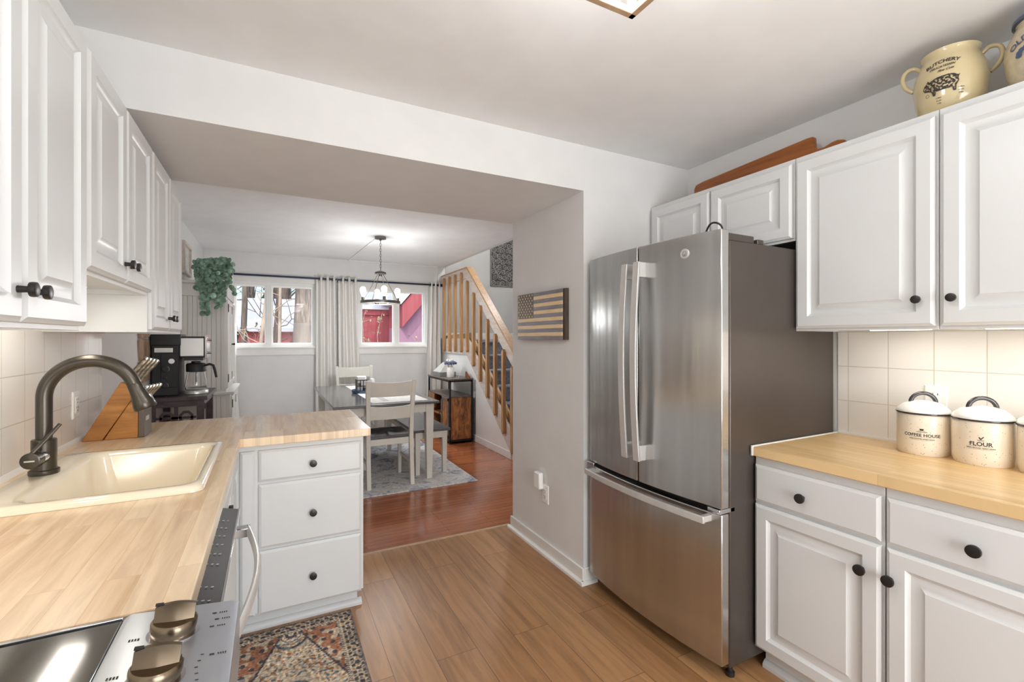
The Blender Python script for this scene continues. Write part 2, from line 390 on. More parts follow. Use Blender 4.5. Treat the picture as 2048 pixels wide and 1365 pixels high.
# window wall with two openings
W1, W2, WZ0, WZ1 = (-.46, .575), (1.13, 2.17), 1.235, 2.12
wz = MB()
for x0, x1, z0, z1 in [(XL - .1, 3.76, 0, WZ0), (XL - .1, 3.76, WZ1, 3.7), (XL - .1, W1[0], WZ0, WZ1), (W1[1], W2[0], WZ0, WZ1), (W2[1], 3.76, WZ0, WZ1)]:
    wz.box((x0, YW, z0), (x1, YW + .14, z1))
struct('wall_dining', wz, M['wall'], smooth=False)
for i, (x0, x1) in enumerate((W1, W2)):
    fr = thing('window_%d' % (i + 1), '', 'window', (x0, YW, WZ0)); del fr['label']; del fr['category']; fr['kind'] = 'structure'
    m = MB(); t = .045
    for a, b_, c, d in [(x0, x1, WZ0, WZ0 + t), (x0, x1, WZ1 - t, WZ1), (x0, x0 + t, WZ0 + t, WZ1 - t), (x1 - t, x1, WZ0 + t, WZ1 - t)]:
        m.box((a, YW + .02, c), (b_, YW + .12, d))
    xm = -.02 if i == 0 else 1.69
    m.box((xm - .03, YW + .03, WZ0 + t), (xm + .03, YW + .11, WZ1 - t)); obj('window_frame', m, M['trim'], fr)
    m = MB()
    for a, b_ in ((x0 + t, xm - .03), (xm + .03, x1 - t)):
        for p in [((a, YW + .05, WZ0 + t), (b_, YW + .08, WZ0 + t + .022)), ((a, YW + .05, WZ1 - t - .022), (b_, YW + .08, WZ1 - t)), ((a, YW + .05, WZ0 + t + .022), (a + .022, YW + .08, WZ1 - t - .022)), ((b_ - .022, YW + .05, WZ0 + t + .022), (b_, YW + .08, WZ1 - t - .022))]:
            m.box(*p)
    obj('sash', m, M['white'], fr)
    k = N('window_pane'); k.t.nodes.remove(k.b); g = k.n('BsdfGlossy'); g.inputs['Roughness'].default_value = .02; tr = k.n('BsdfTransparent'); mx = k.n('MixShader'); mx.inputs[0].default_value = .006
    k.l(tr.outputs[0], mx.inputs[1]); k.l(g.outputs[0], mx.inputs[2]); k.l(mx.outputs[0], k.t.nodes['Material Output'].inputs[0])
    m = MB(); m.box((x0 + t, YW + .062, WZ0 + t), (xm - .03, YW + .066, WZ1 - t)); m.box((xm + .03, YW + .062, WZ0 + t), (x1 - t, YW + .066, WZ1 - t)); obj('pane', m, k.m, fr)
    m = MB(); m.box((x0 - .02, YW - .035, WZ0 - .012), (x1 + .02, YW + .05, WZ0 + .012)); m.box((x0, YW - .015, WZ0 - .1), (x1, YW, WZ0 - .012)); obj('window_sill', m, M['trim'], fr, .002)
    m = MB(); m.box((x0 - .05, YW - .015, WZ1), (x1 + .05, YW, WZ1 + .06)); m.box((x0 - .05, YW - .015, WZ0), (x0, YW, WZ1)); m.box((x1, YW - .015, WZ0), (x1 + .05, YW, WZ1)); obj('casing', m, M['trim'], fr, .003)
# back wall behind the camera, its opening added for the patio fill
m = MB()
m.box((XL, YB - .1, 0), (.15, YB, 2.6)); m.box((1.85, YB - .1, 0), (XR, YB, 2.6)); m.box((.15, YB - .1, 2.1), (1.85, YB, 2.6)); m.box((.15, YB - .1, 0), (1.85, YB, .2))
struct('wall_back', m, M['wall'], smooth=False)
# stairwell
struct('wall_stairwell', box((3.75, 2.1, 0), (3.85, YW + .14, 3.7)), M['grey_wall'])
struct('ceiling', box((2.3, 2.1, 3.6), (3.85, YW + .14, 3.7)), M['ceil'])
m = box((2.40, 2.95, ZD), (2.46, YW, 3.6)); struct('wall_stair_header', m, M['wall'])
struct('wall_stairwell', box((2.46, 2.85, 2.5), (3.76, 2.95, 3.7)), M['grey_wall'])
struct('wall_stairwell', box((2.46, YW - .012, 1.36), (3.75, YW, 3.6)), M['grey_wall'])
struct('trim_4', box((2.46, YW - .03, 1.34), (3.75, YW - .012, 1.45)), M['trim'])
# triangular wall below the stringer
poly = [(4.3, 0), (7.0, 0), (7.0, 1.2), (5.9, 1.2), (4.40, 0)]
struct('wall_under_stairs', MB().prism([(4.47, 0), (7.0, 0), (7.0, 1.2), (5.92, 1.2)], XS, XS + .08, lambda a, c, h: (h, a, c)), M['trim'])
baseboard('baseboard_stairs', (XS - .014, 4.6, 0), (XS, 7.0, .085))
# stairs
m = MB(); nR = 7; rise = 1.33 / nR; run = .235
for i in range(nR - 1):
    y1 = 5.92 - (nR - 1 - i) * run
    m.box((XS + .1, y1, i * rise if i else .0), (3.745, 6.96, (i + 1) * rise))
    m.box((XS + .1, y1 - .02, (i + 1) * rise - .035), (3.745, y1 + .02, (i + 1) * rise))
m.box((XS + .1, 5.92, 0), (3.745, 6.96, 1.33)); m.box((XS + .1, 5.90, 1.295), (3.745, 5.94, 1.33))
st = obj('staircase', m, M['carpet'], None, .012); tag(st, 'carpeted blue-grey stairs rising behind the wooden railing', 'stairs'); 
rl = thing('stair_railing', 'wooden stair railing with square balusters beside the dining area', 'railing', (XS, 5.9, 0))
sl = .824
def zline(y, z0, y0=5.915): return z0 - (y0 - y) * sl if y < y0 else z0
tfX = lambda a, c, h: (h, a, c)
obj('handrail', MB().prism([(4.3, 2.325 - 1.615 * sl), (5.915, 2.325), (6.985, 2.325), (6.985, 2.345), (5.905, 2.345), (4.3, 2.347 - 1.605 * sl)], XS - .022, XS + .07, tfX), M['pine'], rl, .003)
obj('rail_board', MB().prism([(4.3, 2.185 - 1.64 * sl), (5.94, 2.185), (6.985, 2.185), (6.985, 2.325), (5.915, 2.325), (4.3, 2.325 - 1.615 * sl)], XS - .02, XS + .012, tfX), M['pinewhite'], rl, .003)
obj('stringer', MB().prism([(4.50, -.0), (5.915, 1.137), (6.985, 1.137), (6.985, 1.36), (5.86, 1.36), (4.3, .08), (4.3, 0)], XS - .02, XS + .012, tfX), M['pinewhite'], rl, .003)
obj('inner_board', MB().prism([(4.45, .12), (5.915, 1.33), (6.985, 1.33), (6.985, 1.40), (5.86, 1.44), (4.45, .28)], XS + .02, XS + .05, tfX), M['pine'], rl, .003)
bys = [6.78, 6.54, 6.30, 6.06] + [5.838 - .2205 * i for i in range(7)]
for y in bys:
    lvl = y > 5.95
    zt = 2.285 if lvl else zline(y, 2.325) - .115
    zb = 1.165 if lvl else zline(y, 1.137) + .10
    hw = .024
    pl = [(y - hw, zb + .025), (y, zb), (y + hw, zb + .025), (y + hw, zt - .03), (y, zt), (y - hw, zt - .03)]
    bo = obj('baluster', MB().prism(pl, XS - .058, XS - .02, tfX), M['pine'], rl, .002)
# backsplashes
struct('wall_backsplash_left', box((XL, .0, .914), (XL + .006, 2.985, 1.40)), M['tile']).location
struct('wall_backsplash_right', box((XR - .006, -.6, .922), (XR, 1.215, 1.40)), M['tile'])
for o in list(C.objects):
    if o.name.startswith('wall_backsplash'):
        # align tile joints with the photograph: origin on a joint
        nx, ny, nz = o.location; sh = (0, (2.172 if 'left' in o.name else 1.017) - ny, (1.236 if 'left' in o.name else 1.232) - nz)
        for v in o.data.vertices: v.co.y -= sh[1]; v.co.z -= sh[2]
        o.location.y += sh[1]; o.location.z += sh[2]

# ------------------------------------------------------------------ left wall cabinets
FL = -.435
def wall_cabinet(name, label, x0, x1, y0, y1, z0, z1, tf, doors, group=None, dz=(.012, .02)):
    t = thing(name, label, 'cabinet', ((x0 + x1) / 2, (y0 + y1) / 2, z0), group)
    rc = lambda i_, z: [(x0 + i_, y0 + i_, z), (x1 - i_, y0 + i_, z), (x1 - i_, y1 - i_, z), (x0 + i_, y1 - i_, z)]
    m = MB().rings([rc(.018, z0 + .018), rc(.018, z0), rc(0, z0), rc(0, z1)])
    obj('body', m, M['cab'], t, .001)
    for (a, b_, ku, kv) in doors: front(t, tf, a, b_, z0 + dz[0], z1 - dz[1], ku, kv, kr=.0145, kl=.030)
    return t
gW = 'wall cabinets along the sink wall'
wall_cabinet('wall_cabinet', 'white wall cabinet nearest the left edge, tall double doors', XL, FL, .86, 1.565, 1.38, 2.14, faceL(FL), [(.865, 1.212, 1.185, 1.452), (1.218, 1.56, 1.246, 1.452)], gW)
wall_cabinet('wall_cabinet', 'shorter white wall cabinet above the sink, raised bottom edge', XL, FL, 1.567, 2.305, 1.53, 2.14, faceL(FL), [(1.575, 1.932, 1.90, 1.60), (1.938, 2.295, 1.97, 1.60)], gW)
wall_cabinet('wall_cabinet', 'white wall cabinet above the knife block, last by the dining area', XL, FL, 2.307, 3.0, 1.385, 2.14, faceL(FL), [(2.318, 2.652, 2.62, 1.452), (2.658, 2.992, 2.69, 1.452)], gW)
# ------------------------------------------------------------------ right wall cabinets
FR = 2.045
wall_cabinet('wall_cabinet', 'white wall cabinet above the flour canisters, at the right edge of the photo', FR, XR, .245, .733, 1.392, 2.15, faceR(FR), [(.25, .726, .69, 1.497)], 'wall cabinets over the right counter')
wall_cabinet('wall_cabinet', 'tall white wall cabinet directly right of the refrigerator', FR, XR, .735, 1.225, 1.392, 2.15, faceR(FR), [(.742, 1.218, .785, 1.497)], 'wall cabinets over the right counter')
wall_cabinet('wall_cabinet', 'short white double-door cabinet above the refrigerator', FR, XR, 1.228, 2.098, 1.79, 2.15, faceR(FR), [(1.236, 1.66, None, None), (1.668, 2.08, None, None)])
wall_cabinet('wall_cabinet', 'white wall cabinet mostly cropped off beyond the right edge', FR, XR, -.6, .243, 1.392, 2.15, faceR(FR), [(-.59, .238, .19, 1.497)], 'wall cabinets over the right counter')
# ------------------------------------------------------------------ base cabinets
def base_body(t, a, b_, kick_tf, ztop):
    pass
FB = 1.763
def right_base(y0, y1, label, kn_y, kd):
    t = thing('base_cabinet', label, 'cabinet', ((FB + XR) / 2, (y0 + y1) / 2, 0), 'base cabinets under the right counter')
    m = MB(); m.box((FB, y0, .1), (XR - .005, y1, .884)); obj('body', m, M['cab'], t, .001)
    obj('toe_kick', box((FB + .065, y0, 0), (XR - .005, y1, .1)), M['cab'], t)
    obj('base_molding', MB().prism([(0, 0), (.022, 0), (.022, .014), (.012, .026), (.006, .03), (0, .03)], y0, y1, lambda a, c, h: (FB + .065 - a, h, c)), M['cab'], t)
    tf = faceR(FB)
    front(t, tf, y0 + .006, y1 - .006, .702, .85, kn_y, .771, True, kr=.018, kl=.03)
    front(t, tf, y0 + .006, y1 - .006, .11, .69, kd, .595, kr=.018, kl=.03)
    return t
right_base(.77, 1.220, 'white base cabinet beside the refrigerator, one drawer over a door', 1.02, .826)
right_base(.306, .766, 'white base cabinet below the flour canister, drawer over a door', .545, .746)
right_base(-.6, .302, 'white base cabinet beyond the lower right corner of the photo', -.2, .2)
ct = obj('countertop', box((1.735, -.6, .884), (XR, 1.212, .922)), M['block2'], None, .003); tag(ct, 'warm-lit butcher-block countertop along the right wall', 'countertop')
# cream edging strip along the left end and back of the counter
o = obj('end_strip', box((1.732, 1.212, .884), (XR - .002, 1.222, .925)), M['trim'], None, .002); tag(o, 'thin white strip capping the right counter beside the refrigerator', 'trim strip'); o.parent = None
struct('trim_5', box((XR - .016, -.6, .922), (XR - .006, 1.212, .93)), M['trim'])
# left run
XF = -.145
def left_base():
    t = thing('sink_cabinet', 'white sink base cabinet between dishwasher and peninsula', 'cabinet', ((XL + XF) / 2, 2.0, 0))
    m = MB(); m.box((XL + .005, 1.60, .1), (XF, 2.41, .70)); m.box((XF - .02, 1.60, .70), (XF, 2.41, .874))
    obj('body', m, M['cab'], t, .001)
    obj('toe_kick', box((XL + .005, 1.60, 0), (XF - .065, 2.41, .1)), M['cab'], t)
    front(t, faceL(XF), 1.606, 1.99, .11, .85); front(t, faceL(XF), 1.996, 2.375, .11, .85)
    return t
left_base()
t = thing('drawer_cabinet', 'white three-drawer peninsula cabinet under the butcher block', 'cabinet', (.13, 2.7, 0))
YP = 2.418
obj('body', box((XF, YP, .1), (.415, 2.98, .876)), M['cab'], t, .001)
obj('toe_kick', box((XF - .06, YP + .06, 0), (.395, 2.98, .1)), M['cab'], t)
obj('base_molding', MB().prism([(0, 0), (.022, 0), (.022, .014), (.012, .026), (.006, .03), (0, .03)], XF - .06, .415, lambda a, c, h: (h, YP + .06 - a, c)), M['cab'], t)
obj('back_panel', box((XF, 2.98, 0), (.415, 2.995, .876)), M['cab'], t)
tf = faceS(YP)
for z0, z1, kz in ((.704, .847, .767), (.399, .69, .533), (.097, .386, .233)): front(t, tf, -.048, .403, z0, z1, .18, kz, True, kr=.0165)
front(t, tf, -.122, -.062, .097, .847, drawer=True)
# corner bodies under L counter
o = obj('corner_cabinet', box((XL, 2.46, 0), (XF - .06, 2.98, .876)), M['cab']); tag(o, 'white blind corner cabinet below the knife block', 'cabinet')
# L-shaped counter with cut-out for the sink
SX0, SX1, SY0, SY1 = -.69, -.175, 1.61, 2.285
xs = [XL + .006, SX0 + .02, SX1 - .02, -.12, .443]; ys = [.952, SY0 + .02, SY1 - .02, 2.368, 3.06]
bm = bmesh.new(); vd = {}
def gv(i, j):
    if (i, j) not in vd: vd[(i, j)] = bm.verts.new((xs[i], ys[j], .914))
    return vd[(i, j)]
fl = []
for i in range(4):
    for j in range(4):
        if (i == 1 and j == 1) or (i == 3 and j < 3): continue
        fl.append(bm.faces.new((gv(i, j), gv(i + 1, j), gv(i + 1, j + 1), gv(i, j + 1))))
r = bmesh.ops.extrude_face_region(bm, geom=fl)
for g in r['geom']:
    if isinstance(g, bmesh.types.BMVert): g.co.z = .876
bmesh.ops.recalc_face_normals(bm, faces=bm.faces)
me = bpy.data.meshes.new('countertop'); bm.to_mesh(me); bm.free(); me.materials.append(M['block'])
o = bpy.data.objects.new('countertop', me); C.objects.link(o); md = o.modifiers.new('bevel', 'BEVEL'); md.width = .003; md.segments = 2; md.limit_method = 'ANGLE'
tag(o, 'L-shaped maple butcher-block countertop around the sink and peninsula', 'countertop')
o = MB().prism([(0, 0), (.014, 0), (.012, .006), (.006, .014), (0, .016)], .0, 2.985, lambda a, c, h: (XL + .006 + a, h, .914 + c)); struct('trim_6', o, M['trim'])

# ------------------------------------------------------------------ sink
def rrect(x0, x1, y0, y1, r, z, seg=6):
    out = []
    for cx, cy, a0 in ((x1 - r, y1 - r, 0), (x0 + r, y1 - r, 90), (x0 + r, y0 + r, 180), (x1 - r, y0 + r, 270)):
        for k in range(seg + 1):
            a = math.radians(a0 + 90 * k / seg); out.append((cx + r * math.cos(a), cy + r * math.sin(a), z))
    return out
bx0, bx1, by0, by1 = -.585, -.205, 1.655, 2.245
R_ = [rrect(SX0, SX1, SY0, SY1, .03, .9145), rrect(SX0 + .001, SX1 - .001, SY0 + .001, SY1 - .001, .03, .926), rrect(SX0 + .008, SX1 - .008, SY0 + .008, SY1 - .008, .03, .933),
      rrect(bx0 - .012, bx1 + .012, by0 - .012, by1 + .012, .05, .933), rrect(bx0, bx1, by0, by1, .05, .928), rrect(bx0 + .006, bx1 - .006, by0 + .006, by1 - .006, .05, .915),
      rrect(bx0 + .03, bx1 - .03, by0 + .03, by1 - .03, .06, .76), rrect(bx0 + .055, bx1 - .055, by0 + .055, by1 - .055, .07, .735), rrect(bx0 + .15, bx1 - .15, by0 + .25, by1 - .25, .03, .73)]
t = thing('kitchen_sink', 'cream enamel single-bowl drop-in sink set in the butcher block', 'sink', (-.43, 1.95, .73))
obj('basin', MB().rings(R_, False, True), M['enamel'], t, sharp=60)
obj('drain', MB().lathe([(.045, .733), (.045, .737), (.03, .737), (.028, .733)], lambda x, y, h: (-.395 + x, 1.95 + y, h)), M['chrome'], t)
obj('overflow_cap', MB().lathe([(.009, 0), (.009, .003), (.005, .004)], lambda x, y, h: (bx0 + .012 + h, 1.80 + x, .885 + y), 14), M['enamel'], t)
# faucet
FX, FY = -.634, 1.98
t = thing('faucet', 'dark bronze gooseneck pull-down faucet behind the cream sink', 'faucet', (FX, FY, .933))
at = lambda x, y, h: (FX + x, FY + y, h)
obj('base', MB().lathe([(.036, .933), (.037, .936), (.037, .946), (.033, .949)], at), M['bronze'], t)
obj('body', MB().lathe([(.0305, .949), (.0305, 1.04), (.028, 1.043), (.02, 1.043)], at), M['bronze'], t)
pts = [(FX, FY, 1.04), (FX, FY, 1.10), (FX, FY, 1.165)]
R0 = .115
for k in range(0, 33):
    a = PI - k / 32 * (PI - math.radians(18)); pts.append((FX + R0 + R0 * math.cos(a), FY, 1.172 + R0 * math.sin(a)))
obj('spout', MB().tube(pts, .0205, 18), M['bronze'], t, sharp=60)
e = Vector(pts[-1]); d = Vector((math.sin(math.radians(18)), 0, -math.cos(math.radians(18)))); d = Vector((.36, 0, -.93)).normalized()
q = [e + d * s for s in (0, .004, .02, .045, .07, .088, .092)]
hd = obj('spray_head', MB().tube([tuple(p) for p in q], [.0195, .021, .0215, .025, .031, .033, .030], 20), M['bronze'], t, sharp=50)
bp = e + d * .05 + Vector((.93, 0, .36)) * .024
obj('button', MB().tube([tuple(bp), tuple(bp + d * .03)], [.007, .008], 10), M['chrome'], hd)
h0 = Vector((FX, FY - .015, .99)); h1 = Vector((FX - .008, FY - .075, .99))
ha = obj('handle_hub', MB().tube([tuple(h0), tuple(h0 + (h1 - h0) * .55)], .022, 20), M['chrome'], t, sharp=50)
obj('handle_cap', MB().tube([tuple(h0 + (h1 - h0) * .55), tuple(h1), tuple(h1 + (h1 - h0) * .03)], [.0245, .0245, .022], 20), M['bronze'], ha, sharp=50)
hl = h1 - (h1 - h0) * .12
obj('lever', MB().tube([tuple(hl + Vector((0, 0, .02))), tuple(hl + Vector((.024, .02, .055))), tuple(hl + Vector((.052, .045, .10)))], [.007, .0065, .006], 10, flat=(1.2, .8)), M['bronze'], t)
obj('nameplate', MB().box((h1.x - .012, h1.y - .004, .988), (h1.x + .012, h1.y - .0015, .992)), M['printlight'], ha)

# ------------------------------------------------------------------ knife block
t = thing('knife_block', 'angled wooden knife block standing in the counter corner', 'knife block', (-.62, 2.68, .914))
ky0, ky1 = 2.62, 2.77
P0 = [(-.715, .914), (-.575, .914), (-.535, 1.145), (-.572, 1.16)]
tfY = lambda a, c, h: (a, h, c)
K = [(-.722, .914), (-.526, .914), (-.526, 1.052), (-.552, 1.075), (-.552, 1.148), (-.585, 1.163)]
K1 = [(-.722, .9145), (-.652, .9145), (-.552, 1.085), (-.552, 1.150), (-.590, 1.166)]
K2 = [(-.648, .9145), (-.528, .9145), (-.528, 1.060), (-.555, 1.078)]
obj('block', MB().prism(K1, ky0, ky1, tfY), M['blockwood'], t, .003)
obj('front_step', MB().prism(K2, ky0, ky1, tfY), M['blockwood'], t, .003)
m = obj('end_cap', MB().prism([(-.528, .9145), (-.505, .9145), (-.505, 1.055), (-.528, 1.062)], ky0 + .002, ky1 - .002, tfY), M['knifegrey'], t, .003)
obj('maker_label', box((-.5048, ky0 + .03, .985), (-.504, ky0 + .09, 1.005)), M['printlight'], t)
def knife(y, px, pz, ln, w_, first, label, group):
    t = thing('kitchen_knife', label, 'knife', (px, y, pz), group)
    d = Vector((.56, 0, .83)).normalized(); a = Vector((px, y, pz)); nrm = Vector((-.83, 0, .56))
    pts = [a + d * s for s in (0, .015, ln * .5, ln * .85, ln)]
    obj('handle', MB().tube([tuple(p + nrm * (.004 * math.sin(i))) for i, p in enumerate(pts)], [w_ * .8, w_ * .9, w_, w_ * 1.08, w_ * .7], 12, flat=(.55, 1)), M['handle_inlay'], t, sharp=60)
    obj('end_cap', MB().tube([tuple(pts[-1] - d * .006), tuple(pts[-1] + d * .003)], [w_ * 1.05, w_ * .8], 12, flat=(.62, 1)), M['chrome'], t)
    obj('blade', MB().tube([tuple(a - d * .03), tuple(a)], [w_ * .8, w_ * .85], 8, flat=(.14, 1)), M['chrome'], t)
    return t
n4 = ['nearest of four large knives in the upper slots of the block', 'second large knife from the front in the upper slots', 'third large knife from the front in the upper slots', 'rearmost large knife in the upper slots of the block']
for i in range(4): knife(ky0 + .02 + i * .036, -.574 + i * .010, 1.160, .135 - i * .006, .0108, i == 0, n4[i], 'large knives in the knife block')
n5 = ['nearest small steak knife in the lower row of the block', 'second small steak knife in the lower row', 'third steak knife, middle of the lower row', 'fourth small steak knife in the lower row', 'rearmost small steak knife in the lower row']
for i in range(5): knife(ky0 + .016 + i * .029, -.545 + i * .007, 1.070, .088, .0095, i == 0, n5[i], 'steak knives in the knife block')

# ------------------------------------------------------------------ outlets
def outlet(name, label, c, tf, w_=.072, hgt=.116, sw=False):
    t = thing(name, label, 'outlet', c)
    obj('cover_plate', MB().panel(tf, -w_ / 2, w_ / 2, -hgt / 2, hgt / 2, [(0, 0), (0, .003), (.004, .006), (.006, .006)]), M['white'], t, sharp=20)
    tf1 = lambda u, v, n: tf(u, v, n + .006)
    obj('receptacle', MB().panel(tf1, -.017, .017, -.034, .034, [(0, -.002), (0, .001), (.002, .002)]), M['white'], t)
    m = MB()
    for vz in (.017, -.017):
        m.box((-.009, vz + .002, .0018), (-.0065, vz + .010, .0026), tf1); m.box((.0065, vz + .003, .0018), (.009, vz + .010, .0026), tf1)
        m.box((-.002, vz - .009, .0018), (.003, vz - .004, .0026), tf1)
    obj('slots', m, M['black'], t)
    return t
outlet('wall_outlet', 'white outlet on the right backsplash behind the coffee canister', (XR - .006, .855, 1.115), lambda u, v, n: (XR - .006 - n, .855 + u, 1.115 + v))
t = outlet('wall_outlet', 'white outlet on the left tile wall beside the knife block', (XL + .006, 2.645, 1.075), lambda u, v, n: (XL + .006 + n, 2.63 + u, 1.075 + v))
t = outlet('wall_outlet', 'white outlet low on the column wall left of the refrigerator', (1.545, 2.50, .37), lambda u, v, n: (1.545 - n, 2.50 + u, .375 + v))
o = obj('plug_in_device', box((1.505, 2.515, .40), (1.538, 2.585, .505)), M['white'], None, .008); tag(o, 'white plug-in box on the low column outlet', 'plug-in device')

# ------------------------------------------------------------------ dishwasher
t = thing('dishwasher', 'stainless dishwasher with black top controls and curved bar handle', 'dishwasher', (-.4, 1.3, 0))
obj('body', box((XL + .02, .972, .1), (-.15, 1.595, .872)), M['matblack'], t)
obj('door', box((-.148, .975, .11), (-.092, 1.592, .85)), M['cab'], t, .004)
obj('toe_panel', box((-.22, .975, 0), (-.2, 1.592, .1)), M['matblack'], t)
cp = obj('control_panel', MB().prism([(-.140, .868), (-.084, .855), (-.084, .845), (-.140, .845)], .975, 1.592, lambda a, c, h: (a, h, c)), M['blackglass'], t, .001)
obj('panel_trim', box((-.0845, .975, .842), (-.080, 1.592, .858)), M['chrome'], t, .001)
m = MB()
for i in range(9):
    y = 1.48 - i * .055 - (0.05 if i > 5 else 0)
    for k in range(3): m.box((-.126 + k * .010, y, .8662 - k * .0024), (-.121 + k * .010, y + .0025, .8668 - k * .0024))
obj('button_marks', m, M['printlight'], cp)
pts = []
for k in range(21):
    s = k / 20; y = 1.56 - s * .545; pts.append((-.058 + .030 * math.sin(PI * s), y, .80))
h = obj('handle', MB().tube(pts, .014, 12, flat=(.55, 1)), M['steel2'], t, sharp=50)
obj('handle_bracket', box((-.095, 1.535, .787), (-.052, 1.567, .813)), M['chrome'], t, .002)
obj('handle_bracket', box((-.095, 1.01, .787), (-.052, 1.04, .813)), M['chrome'], t, .002)
o = obj('child_lock', MB().box((-.126, 1.83, .70), (-.112, 1.85, .79)).box((-.126, 1.80, .765), (-.112, 1.84, .785)).box((-.126, 1.80, .705), (-.112, 1.84, .725)), M['black'], None, .002); tag(o, 'small black child safety latch on the sink cabinet door', 'safety latch')

# ------------------------------------------------------------------ range
t = thing('range', 'stainless slide-in range with glass cooktop and front controls', 'range', (-.4, .56, 0))
ry0, ry1 = .185, .944
obj('body', box((XL + .01, ry0, .02), (-.09, ry1, .895)), M['steel2'], t)
obj('oven_door', box((-.088, ry0 + .01, .17), (-.052, ry1 - .01, .79)), M['blackglass'], t, .004)
obj('drawer', box((-.088, ry0 + .01, .03), (-.056, ry1 - .01, .16)), M['steel2'], t, .004)
obj('cooktop', box((XL + .012, ry0 + .006, .895), (-.208, ry1 - .006, .912)), M['glasstop'], t, .002)
obj('side_trim', box((XL + .012, ry1 - .004, .897), (-.208, ry1 + .001, .915)), M['chrome'], t, .001)
pp = [(-.208, .895), (-.208, .911), (-.198, .9165), (-.06, .903), (-.048, .899), (-.048, .80), (-.09, .80), (-.12, .895)]
cp = obj('control_panel', MB().prism(pp, ry0, ry1, lambda a, c, h: (a, h, c)), M['range_panel'], t, .002)
ph = [( -.012, 1.0 - .08 * 0)] 
pts = [(-.040 + .004 * math.sin(PI * k / 16), ry1 - .05 - k / 16 * (ry1 - ry0 - .1), .775) for k in range(17)]
obj('handle', MB().tube(pts, .010, 12), M['steel2'], t); obj('handle_bracket', box((-.055, ry1 - .07, .765), (-.038, ry1 - .045, .787)), M['chrome'], t); obj('handle_bracket', box((-.055, ry0 + .045, .765), (-.038, ry0 + .07, .787)), M['chrome'], t)
sl_ = math.atan2(.0135, .138)
def rknob(y, x):
    zc = .9165 - (x + .198) * .0978
    nrm = Vector((math.sin(sl_), 0, math.cos(sl_))); ux = Vector((math.cos(sl_), 0, -math.sin(sl_))); uy = Vector((0, 1, 0)); c = Vector((x, y, zc))
    tf = lambda a, b_, h: tuple(c + ux * a + uy * b_ + nrm * h)
    k = obj('control_knob', MB().lathe([(.027, .0), (.029, .004), (.0305, .010), (.0305, .019), (.028, .022), (.027, .022)], tf, 40, sx=.98), M['knobsteel'], t, sharp=40)
    g = MB(); rs = []
    for i in range(15):
        a = -1 + 2 * i / 14; hw = .0265 * math.sqrt(max(.02, 1 - a * a * .97))
        yy = a * .0255; top = .046 - .004 * (a * a)
        rs.append([tf(yy, -.010 * (1.1 - .3 * abs(a)), .0215), tf(yy, .010 * (1.1 - .3 * abs(a)), .0215), tf(yy, .005, .034), tf(yy, .0035, top), tf(yy, -.0035, top), tf(yy, -.005, .034)])
    g.rings(rs); gr = obj('grip', g, M['knobsteel'], k, sharp=45)
    obj('pointer', MB().box((-.026, -.0022, .0435), (-.016, .0022, .0465), tf), M['matblack'], k)
    obj('base_ring', MB().lathe([(.0335, .0002), (.0335, .0015), (.026, .002)], tf, 36), M['chrome'], k)
for y, x in ((.868, -.132), (.758, -.135), (.40, -.135), (.28, -.135)): rknob(y, x)
tfp = lambda x, y: (x, y, .9168 - (x + .198) * .0978)
m = MB()
random.seed(3)
def mark(x, y, w_, h_):
    m.add([tfp(x, y), tfp(x + w_, y), tfp(x + w_, y + h_), tfp(x, y + h_)], [(0, 1, 2, 3)])
for kx, ky in ((-.085, .905), (-.08, .885), (-.085, .865), (-.078, .79)):
    mark(kx, ky, .006, .004)
    for j in range(4): mark(kx + .010 + j * .003, ky, .0018, .004)
for kx, ky in ((-.185, .86), (-.19, .775)):
    for j in range(4): mark(kx + j * .0035, ky, .0022, .006)
for j in range(6): mark(-.093 + .002 * abs(j - 3), .725 + j * .014, .004, .002)
obj('marks', m, M['print'], cp, smooth=False)

# ------------------------------------------------------------------ refrigerator
FY0, FY1, FXd, FXb = 1.222, 2.065, 1.56, 1.612
t = thing('refrigerator', 'stainless french-door refrigerator with bottom freezer drawer', 'refrigerator', (1.95, 1.64, 0))
obj('case', box((FXb, FY0 + .004, .05), (2.34, FY1 - .008, 1.752)), M['fridge_side'], t, .006)
obj('gasket', box((FXb - .012, FY0 + .02, .09), (FXb + .002, FY1 - .02, 1.75)), M['black'], t)
yc = (FY0 + FY1) / 2; hwf = (FY1 - FY0) / 2; bul = .034
def fx(y): return FXd - bul * (1 - ((y - yc) / hwf) ** 2)
def curved(y0, y1, z0, z1, n=18):
    poly = [(fx(y0 + (y1 - y0) * i / n), y0 + (y1 - y0) * i / n) for i in range(n + 1)] + [(FXb - .01, y1), (FXb - .01, y0)]
    return MB().prism(poly, z0, z1, lambda a, c, h: (a, c, h))
ys_ = 1.651
dl = obj('left_door', curved(ys_ + .004, FY1, .69, 1.79), M['steel'], t, .004); dr = obj('right_door', curved(FY0, ys_ - .004, .69, 1.79), M['steel'], t, .004)
df = obj('freezer_drawer', curved(FY0, FY1, .075, .668), M['steel'], t, .004)
tag(dl, 'left stainless door'); tag(dr, 'right stainless door with round badge')
def vhandle(y, par):
    pts = []; x0 = fx(y)
    for k in range(25):
        s = k / 24; pts.append((x0 - .045 - .022 * math.sin(PI * s), y, .80 + s * .91))
    h = obj('handle', MB().rings([[(p[0] - .004, p[1] - .019, p[2]), (p[0] - .004, p[1] + .019, p[2]), (p[0] + .008, p[1] + .017, p[2]), (p[0] + .008, p[1] - .017, p[2])] for p in pts]), M['steel2'], par, .002)
    for z in (.80, 1.64): obj('handle_mount', box((x0 - .045, y - .012, z), (x0 + .002, y + .012, z + .07)), M['steel2'], par, .003)
vhandle(ys_ + .040, dl); vhandle(ys_ - .040, dr)
rs = []
